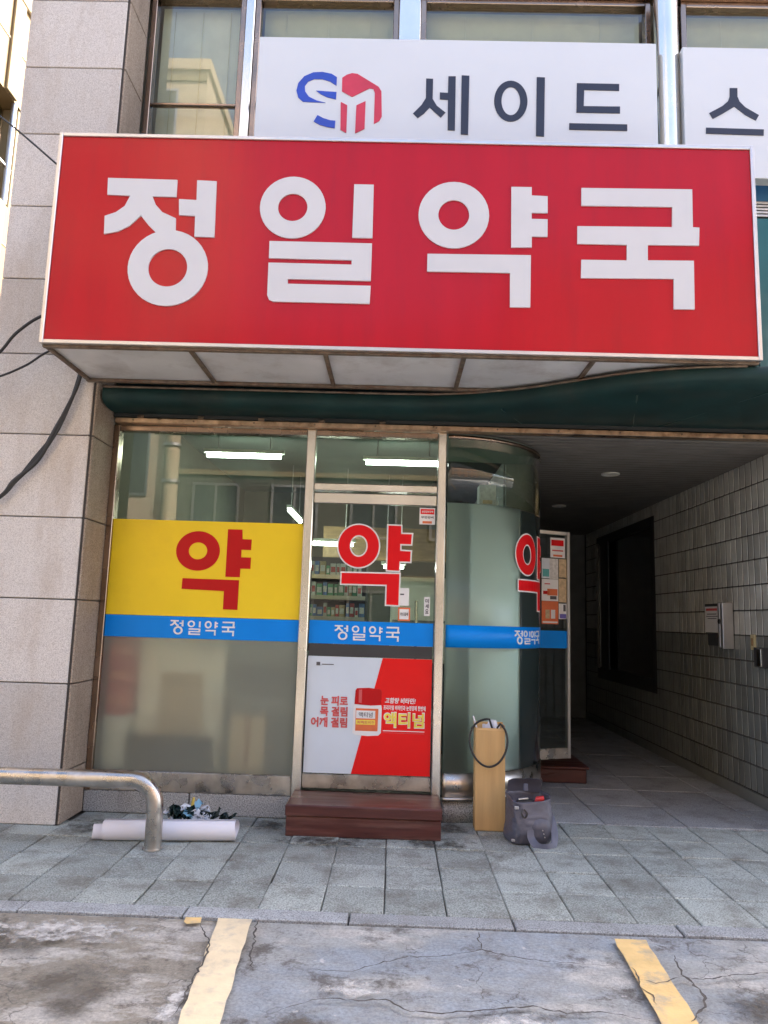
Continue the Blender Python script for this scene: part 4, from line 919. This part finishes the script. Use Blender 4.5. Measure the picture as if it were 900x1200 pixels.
# grey tool bag: one soft shell, open at the front top, lid standing up behind
bg_ = thing('tool_bag', (.93, 5.26, 0), 'grey nylon tool bag standing open beside the cardboard box', 'bag')
def bag_ring(z, hx, hy, cx_, cy_, p, seed):
    r_ = []
    for k in range(64):
        a = 2*pi*k/64; c_, s_ = cos(a), sin(a)
        x = hx*math.copysign(abs(c_)**p, c_); y = hy*math.copysign(abs(s_)**p, s_)
        wr = 1+.055*noise.noise(Vector((c_*3.2+seed, s_*3.2, z*14)))+.05*noise.noise(Vector((c_*5+z*20, s_*5, z*45)))*min(1, z/.03)
        r_.append((cx_+x*wr*.97-y*.22, cy_+y*wr+x*.22, z))
    return r_
prof = [(0, .128, .098), (.012, .140, .108), (.05, .146, .113), (.10, .143, .114), (.16, .137, .110), (.21, .139, .106), (.26, .134, .104), (.292, .137, .106), (.300, .135, .104), (.293, .128, .097), (.23, .122, .092)]
def dense(pr):
    out = []
    for (z0, a0, b0), (z1, a1, b1) in zip(pr, pr[1:]):
        k = max(1, int(abs(z1-z0)/.009))
        out += [(z0+(z1-z0)*i/k, a0+(a1-a0)*i/k, b0+(b1-b0)*i/k) for i in range(k)]
    return out+[pr[-1]]
prof = dense(prof)
vs = []; bz = []
for i, (z, hx, hy) in enumerate(prof):
    rg = bag_ring(z, hx, hy, .925+.015*sin(z*9), 5.25+.02*z, .45, 3)
    dz = []
    for q in rg:
        front = max(0, -(q[1]-5.25)/.11); zz = q[2]-(.035*front*(q[2]/.3)**2 if z > .1 else 0); dz.append((q[0], q[1]-.02*front*sin(pi*min(1, z/.28)), zz))
    vs += dz
n = len(prof); sb = MB()
sb.add(vs, [(64*i+k, 64*i+(k+1) % 64, 64*i+64+(k+1) % 64, 64*i+64+k) for i in range(n-1) for k in range(64)]+[tuple(range(64))[::-1]], 0, True)
sb.build('shell', 'bag', bg_)
MB().add(bag_ring(.225, .125, .095, .925, 5.255, .45, 3), [tuple(range(64))]).build('lining', 'bag_in', bg_)
lid = []                                                                     # lid flap rising at the back
for i in range(13):
    for j in range(6):
        t = i/12; u = j/5; x = .805+.235*t+.0*u; y = 5.325+.235*.22*t-.055+.05+.012*sin(t*5)-.012*u; z = .285+.10*u*(1-.10*abs(2*t-1)**8)+.006*noise.noise(Vector((i*.6, j, 2)))
        lid.append((x, y-.045*u*u, z))
lid2 = [(x, y+.014, z) for x, y, z in lid]
fs = [(6*i+j, 6*i+j+1, 6*i+7+j, 6*i+6+j) for i in range(12) for j in range(5)]
lm = MB().add(lid+lid2, fs+[tuple(q+78 for q in f[::-1]) for f in fs], 0, True)
edge = [6*i for i in range(13)]+[72+j for j in range(1, 6)]+[6*i+5 for i in range(11, -1, -1)]+[j for j in range(4, 0, -1)]
lm.add(lid+lid2, [(edge[k], edge[(k+1) % len(edge)], edge[(k+1) % len(edge)]+78, edge[k]+78) for k in range(len(edge))])
lm.build('lid', 'bag', bg_)
MB().bbox((.905, 5.255, .31), (.935, 5.268, .36), .004).build('lid_tab', 'bag_strap', bg_)
# front pocket bulge
fp = MB(); vs = []
for i in range(13):
    for j in range(9):
        t = i/12; u = j/8; bulge = (sin(pi*t)**.5)*(sin(pi*(.1+.9*u))**.6)
        x = .915+.165*t; z = .025+.155*u
        y = 5.148+.22*(x-.925)-.008-.042*bulge+.010*noise.noise(Vector((i*.5, j*.5, 1)))
        vs.append((x, y, z))
fp.add(vs, [(9*i+j, 9*i+j+1, 9*i+10+j, 9*i+9+j) for i in range(12) for j in range(8)], 0, True); fp.build('pocket', 'bag', bg_)
def strap(pts, wd, th, name, mat, parent):
    """flat webbing along a path"""
    P = [Vector(p) for p in pts]; vs = []; m_ = MB()
    for i, p in enumerate(P):
        t = (P[min(i+1, len(P)-1)]-P[max(i-1, 0)]).normalized(); sd_ = t.cross(Vector((.2, -1, .1))).normalized(); nn = sd_.cross(t).normalized()
        vs += [p+sd_*wd+nn*th, p-sd_*wd+nn*th, p-sd_*wd-nn*th, p+sd_*wd-nn*th]
    m_.add(vs, [(4*i+k, 4*i+(k+1) % 4, 4*i+4+(k+1) % 4, 4*i+4+k) for i in range(len(P)-1) for k in range(4)]+[(0, 1, 2, 3), (4*len(P)-4, 4*len(P)-1, 4*len(P)-2, 4*len(P)-3)])
    return m_.build(name, mat, parent)
def curve(pts, n=8):
    P = [Vector(p) for p in pts]; out = []
    for i in range(len(P)-1):
        a, b, c, d = P[max(i-1, 0)], P[i], P[i+1], P[min(i+2, len(P)-1)]
        for k in range(n):
            t = k/n; out.append(.5*((2*b)+(c-a)*t+(2*a-5*b+4*c-d)*t*t+(3*b-a-3*c+d)*t**3))
    return out+[P[-1]]
strap(curve([(1.062, 5.24, .20), (1.082, 5.19, .14), (1.088, 5.14, .07), (1.07, 5.09, .022), (1.02, 5.055, .010), (.965, 5.07, .012), (.93, 5.10, .05), (.925, 5.112, .10)]), .024, .002, 'strap', 'bag_strap', bg_)
strap(curve([(.875, 5.128, .225), (.868, 5.112, .20), (.888, 5.112, .175), (.905, 5.116, .20), (.884, 5.122, .225)]), .005, .002, 'strap_loop', 'rubber', bg_)
MB().tube(curve([(.877, 5.118, .185), (.872, 5.112, .13)]), .004, 8).build('clip', 'rubber', bg_)
MB().bbox((.822, 5.108, .225), (.850, 5.122, .245), .003).bbox((.805, 5.128, .02), (.83, 5.145, .035), .003).build('reflective_patch', 'alu', bg_)
for k in range(3): MB().tube([(1.005+.006*k, 5.118-.004*k, .10-.02*k), (1.005+.006*k, 5.109-.004*k, .10-.02*k)], .004, 8).build('snap', 'alu', bg_)
tag(MB().tube([(.985, 5.22, .24), (.99, 5.205, .275), (1.03, 5.205, .28)], .018, 12).build('red_tool_handle', 'red_plastic', None, (1.0, 5.21, .24)), 'red tool handle lying on top inside the open grey bag', 'tool')
tag(MB().tube([(.86, 5.20, .25), (.95, 5.19, .262)], .014, 10).build('black_tool_handle', 'rubber', None, (.9, 5.2, .25)), 'black tool handle lying inside the open grey bag', 'tool')
tag(MB().tube([(.87, 5.24, .26), (.93, 5.22, .272)], .009, 10).build('grey_tool', 'alu', None, (.9, 5.23, .26)), 'small grey metal tool lying inside the open grey bag', 'tool')

# ================================================================== ON THE PASSAGE WALL
nb = thing('notice_box', (3.0, 7.1, 1.4), 'small steel box with a printed notice on the tiled passage wall', 'notice')
MB().bbox((2.985, 6.92, 1.39), (3.036, 7.29, 1.665), .004).build('box', 'dark_grey', nb)
o = MB().box((2.979, 6.945, 1.40), (2.984, 7.275, 1.64)).build('paper', 'white_film', nb)
for za, zb_, ya, yb_, mt_ in ((1.60, 1.622, 7.0, 7.24, 'pink_ink'), (1.565, 1.573, 7.02, 7.22, 'ink'), (1.545, 1.552, 6.99, 7.24, 'ink'), (1.525, 1.532, 7.02, 7.21, 'ink')):
    MB().box((2.9765, ya, za), (2.9785, yb_, zb_)).build('print', mt_, o)
MB().bbox((2.94, 6.865, 1.27), (2.965, 6.905, 1.67), .004).bbox((2.94, 6.80, 1.26), (3.036, 6.835, 1.67), .004).build('door_edge', 'alu', nb)
MB().tube([(2.935, 6.85, 1.50), (2.925, 6.85, 1.50)], .022, 12).build('knob', 'rubber', nb)
MB().box((2.99, 6.84, 1.28), (3.036, 7.25, 1.388)).build('recess', 'black', nb)
sw = thing('switch_plate', (3.03, 6.43, 1.33), 'small cream switch plate on the tiled passage wall right of the notice', 'switch')
MB().bbox((3.022, 6.385, 1.265), (3.037, 6.465, 1.395), .004).build('plate', 'plate_yellow', sw)
MB().bbox((3.014, 6.415, 1.30), (3.0215, 6.435, 1.365), .002).build('rocker', 'wood', sw)
mb_ = thing('meter_box', (3.0, 6.25, 1.2), 'small dark steel box on the tiled passage wall at the right edge', 'meter box')
MB().bbox((2.985, 6.19, 1.13), (3.037, 6.335, 1.29), .004).build('case', 'dark_grey', mb_)
MB().bbox((2.978, 6.20, 1.14), (2.9845, 6.27, 1.28), .002).build('cover', 'steel', mb_)

# ================================================================== CABLES AT THE LEFT
for k in range(6):
    j = lambda s_: random.uniform(-s_, s_)
    p = curve([(-2.30+j(.01), 5.16, 3.16), (-2.33+j(.01), 5.155, 2.99), (-2.42+j(.02), 5.15, 2.72), (-2.56+j(.025), 5.15, 2.47), (-2.70+j(.02), 5.15, 2.31), (-2.83+j(.01), 5.15, 2.16), (-3.3, 5.14, 1.85+j(.05))], 8)
    tag(MB().tube(p, .008 if k else .013, 8).build('wall_cable', 'cable', None, (-2.5, 5.15, 2.5)), ['thickest black cable of the drooping bundle on the granite pier', 'thin black cable lying innermost in the bundle on the pier', 'thin black cable hanging lowest in the bundle on the pier', 'thin black cable on top of the bundle on the pier', 'thin black cable looping slightly away from the bundle', 'thin black cable at the left edge of the bundle'][k], 'cable', 'cables bundled on the pier')
tag(MB().tube(curve([(-3.6, 5.0, 2.75), (-2.99, 5.0, 3.06), (-2.82, 5.0, 3.195), (-2.70, 5.0, 3.355), (-2.50, 5.02, 3.50), (-2.2, 5.17, 3.60)]), .011, 8).build('wall_cable', 'cable', None, (-2.7, 5.0, 3.3)), 'upper black cable running to the left end of the red sign', 'cable')
tag(MB().tube(curve([(-3.6, 5.0, 2.90), (-2.98, 5.0, 2.985), (-2.80, 5.0, 3.022), (-2.62, 5.0, 3.108), (-2.46, 5.04, 3.24), (-2.2, 5.17, 3.35)]), .008, 8).build('wall_cable', 'cable', None, (-2.7, 5.0, 3.1)), 'lower thin black cable curving to the bottom left corner of the sign', 'cable')
tag(MB().tube(curve([(-4.2, 5.06, 6.0), (-3.2, 5.04, 5.17), (-2.869, 5.02, 4.905), (-2.57, 5.02, 4.655), (-2.30, 5.16, 4.45)]), .007, 8).build('wall_cable', 'cable', None, (-2.9, 5.0, 4.9)), 'single thin cable slanting down to the top left of the sign', 'cable')

# ================================================================== INSIDE THE PHARMACY
for i, (x, y, z, hx, hy, lab) in enumerate(((-1.50, 7.1, 2.955, .36, 0, 'lit tube lamp seen through the left shop window'), (.05, 7.1, 2.925, .36, 0, 'lit tube lamp seen through the glass above the door'),
                                       (-1.22, 8.9, 2.62, 0, .5, 'short lit tube lamp deep in the shop above the yellow film'), (-.80, 8.7, 2.28, .30, 0, 'lit tube lamp deep in the shop seen through the door'), (-.02, 9.05, 2.06, .12, 0, 'small bright lamp deep in the shop behind the door letter'))):
    t_ = thing('tube_lamp', (x, y, z), lab, 'lamp', 'lit tube lamps inside the pharmacy')
    d = Vector((hx, hy, 0)); c = Vector((x, y, z))
    MB().tube([c-d, c+d], .021, 12).build('tube', 'tube', t_)
    w_ = .03
    MB().box((x-hx-w_, y-hy-w_, z+.026), (x+hx+w_, y+hy+w_, z+.06)).build('housing', 'cabinet', t_)
    MB().tube([(x-hx*.7, y-hy*.7, z+.06), (x-hx*.7, y-hy*.7, 3.18)], .006, 6).build('hanger', 'alu', t_)
    MB().tube([(x+hx*.7, y+hy*.7, z+.06), (x+hx*.7, y+hy*.7, 3.18)], .006, 6).build('hanger', 'alu', t_)
shf = thing('medicine_shelf', (-.75, 8.2, .17), 'steel shelf unit loaded with small medicine packets behind the glass door', 'shelf')
levels = [1.02, 1.21, 1.42, 1.64, 1.86]
for z in levels: MB().bbox((-1.15, 8.0, z-.02), (-.30, 8.35, z), .003).build('shelf_board', 'shelf', shf)
MB().box((-1.15, 8.372, .6), (-.30, 8.385, 2.1)).build('back_sheet', 'charcoal', shf)
for x in (-1.15, -.32):
    MB().box((x, 8.345, .17), (x+.02, 8.37, 2.1)).build('upright', 'shelf', shf)
for z in levels: MB().box((-1.14, 7.985, z-.02), (-.31, 7.998, z+.022)).build('price_strip', 'alu', shf)
bkeys = ['box_red', 'box_green', 'box_white', 'box_blue', 'box_tan', 'box_green', 'box_white']
bm_ = {}
for zi, z in enumerate(levels):
    x = -1.12; ordn = 0
    while x < -.36:
        wv = random.choice((.035, .045, .06)); hv = random.choice((.12, .145, .165)); kk = random.choice(bkeys)
        key = (wv, hv, kk)
        if key not in bm_:
            b = MB().bbox((-wv/2, -.04, 0), (wv/2, .04, hv), .002); b.add([(-wv*.38, -.0405, hv*.35), (wv*.38, -.0405, hv*.35), (wv*.38, -.0405, hv*.75), (-wv*.38, -.0405, hv*.75)], [(0, 1, 2, 3)], 1)
            me = bpy.data.meshes.new('medicine_box'); me.from_pydata(b.v, [], b.f); me.materials.append(M[kk]); me.materials.append(M['box_white' if kk != 'box_white' else 'box_red']); me.polygons.foreach_set('material_index', b.mi); bm_[key] = me
        o = link('medicine_box', bm_[key], None, Vector((x+wv/2, 8.06, z))); o.rotation_euler.z = random.uniform(-.06, .06)
        ORD = ('leftmost', 'second', 'third', 'fourth', 'fifth', 'sixth', 'seventh', 'eighth', 'ninth', 'tenth', 'eleventh', 'twelfth', 'thirteenth', 'fourteenth', 'fifteenth', 'sixteenth', 'seventeenth', 'eighteenth', 'nineteenth', 'twentieth', 'twenty-first', 'twenty-second', 'twenty-third', 'twenty-fourth', 'twenty-fifth'); ordn += 1
        tag(o, 'small '+kk[4:]+' medicine packet, '+ORD[ordn-1]+(' from left' if ordn > 1 else '')+' on the '+('bottom', 'second lowest', 'middle', 'second highest', 'top')[zi]+' shelf behind the door', 'medicine box', 'packets on the medicine shelf'); x += wv+.008
ct = thing('display_counter', (-.1, 7.6, .17), 'dark shop counter with a pale glass top behind the entrance door', 'counter')
MB().bbox((-.28, 7.4, .17), (.75, 7.95, 1.02), .006).build('body', 'charcoal', ct)
MB().bbox((-.30, 7.38, 1.021), (.77, 7.97, 1.06), .006).build('top', 'cabinet', ct)
cbk = thing('wall_cabinet', (.25, 9.9, 1.2), 'pale medicine cabinet on the back wall of the shop', 'cabinet')
MB().bbox((-.05, 10.1, .17), (.85, 10.48, 2.0), .006).build('body', 'cabinet', cbk)
for k in range(3): MB().box((-.02, 10.08, .4+.5*k), (.82, 10.099, .43+.5*k)).build('shelf_edge', 'shelf', cbk)
# pieces close behind the frosted window
pn = thing('display_stand', (-1.6, 5.8, .17), 'pale panel blurred behind the frosted lower window', 'panel')
MB().bbox((-1.93, 5.80, .17), (-1.28, 5.83, 1.30), .006).build('board', 'stained_board', pn)
MB().box((-1.76, 5.795, .50), (-1.43, 5.7985, .98)).build('brown_sheet', 'box_tan', pn)
MB().bbox((-1.95, 5.79, 1.301), (-1.26, 5.84, 1.335), .004).build('top_edge', 'cabinet', pn)
lb = thing('storage_box', (-1.6, 5.84, .17), 'dark storage box blurred at the bottom of the frosted window', 'box')
MB().bbox((-1.92, 5.66, .172), (-1.33, 5.785, .50), .01).build('body', 'charcoal', lb); MB().bbox((-1.925, 5.655, .501), (-1.325, 5.788, .525), .006).build('lid', 'dark_grey', lb)
yb2 = thing('storage_box', (-1.03, 5.9, .17), 'yellowish carton blurred at the lower right of the frosted window', 'box')
MB().bbox((-1.19, 5.70, .172), (-.93, 5.95, .68), .008).build('body', 'box_tan', yb2); MB().box((-1.08, 5.697, .30), (-1.04, 5.6995, .675)).build('tape', 'brown_box', yb2)
rb_ = thing('storage_box', (-2.06, 5.9, .6), 'dark red stack of cartons blurred at the left side of the frosted window', 'box')
MB().bbox((-2.14, 5.70, .66), (-1.96, 5.95, 1.30), .008).build('body', 'red_film', rb_); MB().bbox((-2.14, 5.70, .172), (-1.96, 5.95, .655), .008).build('base_carton', 'cabinet', rb_)
for k in range(3): MB().box((-2.12, 5.697, .74+.18*k), (-1.98, 5.6995, .80+.18*k)).build('print', 'orange_ink', rb_)
gp = thing('side_cabinet', (-1.0, 6.3, .17), 'grey green cabinet blurred behind the right half of the frosted window', 'cabinet')
MB().bbox((-1.24, 5.98, .17), (-.74, 6.4, 1.28), .008).build('body', 'shelf', gp); MB().bbox((-1.22, 5.965, .80), (-.76, 5.979, 1.05), .004).build('drawer', 'charcoal', gp)
# pieces behind the curved window
wc = thing('light_band_panel', (.78, 6.3, .17), 'added tall white curved panel making the bright band in the frosted curved window', 'screen')  # added panel, bent so its white reads as a soft band of light
sc_ = MB(); vs = []
for k in range(25):
    t = k/24; a = RAD(-70+25*t); r = CRd-.018-.20*(1-t)**2.2
    for z in (.36, 2.27):
        vs += [(CX+r*cos(a), CYc+r*sin(a), z), (CX+(r-.012)*cos(a), CYc+(r-.012)*sin(a), z)]
sc_.add(vs, [f for k in range(24) for f in ((4*k, 4*k+4, 4*k+6, 4*k+2), (4*k+1, 4*k+3, 4*k+7, 4*k+5), (4*k+2, 4*k+6, 4*k+7, 4*k+3), (4*k, 4*k+1, 4*k+5, 4*k+4))]+[(0, 2, 3, 1), (96, 97, 99, 98)])
sc_.build('panel', 'light_band', wc)
MB().box((.66, 6.12, .172), (.84, 6.36, 2.27)).build('body', 'cabinet', wc)
wb = thing('white_carton', (.72, 6.2, 2.27), 'white carton standing on top of the cabinet inside the curved window', 'box')
MB().bbox((.68, 6.14, 2.272), (.82, 6.30, 2.56), .004).build('body', 'box_white', wb); MB().box((.71, 6.138, 2.40), (.79, 6.1395, 2.43)).build('print', 'box_tan', wb); MB().bbox((.681, 6.13, 2.272), (.80, 6.1375, 2.34), .002).build('label', 'cabinet', wb)
wl = thing('folded_leaflet', (.86, 6.2, 2.27), 'pale folded leaflet rack beside the white carton in the curved window', 'leaflet')
MB().bbox((.825, 6.16, 2.272), (.842, 6.26, 2.46), .003).build('back', 'poster_white', wl); MB().bbox((.843, 6.15, 2.30), (.90, 6.17, 2.36), .003).build('sheet', 'white_film', wl)

# ================================================================== ACROSS THE STREET AND BESIDE
ab = thing('cream_building', (-8.5, 14, 0), 'sunlit cream building with ribbon windows beyond the granite pier at left', 'building')
AX = -6.9
w_ = MB()
w_.box((-14, 4.5, 0), (AX, 30, 8.30)).box((-14, 4.5, 8.30), (AX-.35, 30, 10.2)).box((-14, 4.5, 10.2), (AX, 30, 12.03)); w_.build('wall', 'sun_cream', ab)
MB().bbox((-14.05, 4.4, 12.032), (AX+.06, 30.1, 12.16), .02).build('coping', 'sun_band', ab)
MB().box((-13, 8, 12.17), (-7.5, 28, 17)).build('roof_room', 'tan2', ab)
for y in (5.2, 7.6, 9.0, 11.52, 14.2, 17.2, 20.2): MB().bbox((AX+.002, y, 10.21), (AX+.05, y+.34, 12.03), .01).build('pilaster', 'sun_band', ab); MB().bbox((AX+.002, y, 5.0), (AX+.05, y+.34, 8.29), .01).build('pilaster', 'sun_band', ab)
MB().box((AX+.001, 4.6, 11.15), (AX+.012, 30, 11.18)).box((AX+.001, 4.6, 7.6), (AX+.012, 30, 7.63)).build('joint_line', 'tan', ab)
for y0_, y1_ in ((5.0, 8.6), (9.2, 12.02), (12.3, 15.4), (15.7, 19), (19.3, 23)):
    wn = MB().box((AX-.34, y0_, 8.302), (AX-.30, y1_, 10.198)).build('window', 'glass_dark', ab); 
    MB().box((AX-.345, y0_, 8.303), (AX-.341, y1_, 10.197)).build('pane', 'charcoal', wn)
    MB().bbox((AX-.30, y1_+.02, 8.302), (AX-.02, y1_+.16, 10.198), .02).build('window_pier', 'sun_band', wn)
    MB().tube([(AX-.05, y0_, 9.0), (AX-.05, y1_, 9.0)], .03, 8).build('rail', 'alu', wn)
    MB().tube([(AX-.02, y1_-.12, 8.31), (AX-.02, y1_-.12, 10.19)], .05, 8).build('downpipe', 'alu', wn)
def far_building(name, label, x0, x1, y, depth, h, mat, floors, cols, seed):
    rnd = random.Random(seed); b = thing(name, ((x0+x1)/2, y, 0), label, 'building')
    MB().box((x0, y-depth, 0), (x1, y, h)).build('wall', mat, b)
    MB().box((x0-.1, y-depth-.1, h+.002), (x1+.1, y+.1, h+.35)).build('parapet', mat, b)
    fh = h/floors; cw_ = (x1-x0)/cols
    for f in range(floors):
        MB().box((x0, y+.001, f*fh+fh*.9), (x1, y+.06, f*fh+fh*.95)).build('string_course', 'sun_band', b)
        for c in range(cols):
            xa = x0+cw_*(c+.2); xb = x0+cw_*(c+.8); za = f*fh+fh*.3; zb_ = f*fh+fh*.82
            if f == 0: za = .15; zb_ = fh*.8
            fr_ = MB().box((xa, y+.002, za), (xb, y+.05, za+.07)).box((xa, y+.002, zb_-.07), (xb, y+.05, zb_)).box((xa, y+.002, za+.07), (xa+.07, y+.05, zb_-.07)).box((xb-.07, y+.002, za+.07), (xb, y+.05, zb_-.07)).box(((xa+xb)/2-.03, y+.002, za+.07), ((xa+xb)/2+.03, y+.05, zb_-.07)).build('window', 'alu', b)
            MB().box((xa+.07, y+.003, za+.07), (xb-.07, y+.02, zb_-.07)).build('pane', 'charcoal', fr_)
    return b
far_building('tan_building', 'tall tan apartment block standing across the street', -19, -6.2, -9.5, 8, 18, 'tan', 5, 3, 1)
far_building('grey_building', 'low grey shop building standing across the street', -6.0, 2.6, -8.8, 8, 8.2, 'tan2', 3, 4, 2)
far_building('brick_building', 'brown brick house standing across the street', 2.9, 12, -9.2, 8, 10.5, 'brick', 3, 4, 3)
far_building('cream_block', 'cream apartment block at the far right across the street', 12.4, 24, -10, 8, 15, 'sun_cream', 5, 4, 4)
up_ = thing('utility_pole', (-4.9, -4.6, 0), 'concrete utility pole with transformer standing across the street', 'pole')
MB().tube([(-4.9, -4.6, 0), (-4.9, -4.6, 10.5)], [.19, .13], 16).build('shaft', 'pole', up_)
for z in (4.2, 5.0, 7.0, 8.6): MB().cyl((-4.9, -4.6), .20, z, z+.06).build('band', 'alu', up_)
MB().cyl((-4.45, -4.6), .22, 6.2, 7.0).cyl((-4.45, -4.6), .08, 7.0, 7.2, 12).build('transformer', 'shell', up_)
MB().bbox((-5.9, -4.66, 8.8), (-3.9, -4.54, 8.92), .01).build('crossarm', 'pole', up_)
for k in range(4):
    tag(MB().tube(curve([(-22, -4.6+.1*k, 8.9+.2*k), (-12, -4.6, 8.0+.15*k), (-4.9, -4.6, 8.75-.5*k), (4, -4.6, 7.9-.4*k), (20, -4.5, 8.8-.5*k)], 8), .022, 6).build('street_cable', 'cable', None, (-4.9, -4.6, 8)), ('highest', 'second highest', 'second lowest', 'lowest')[k]+' of the four overhead cables along the far side of the street', 'cable', 'overhead street cables')
bpy.context.view_layer.update()
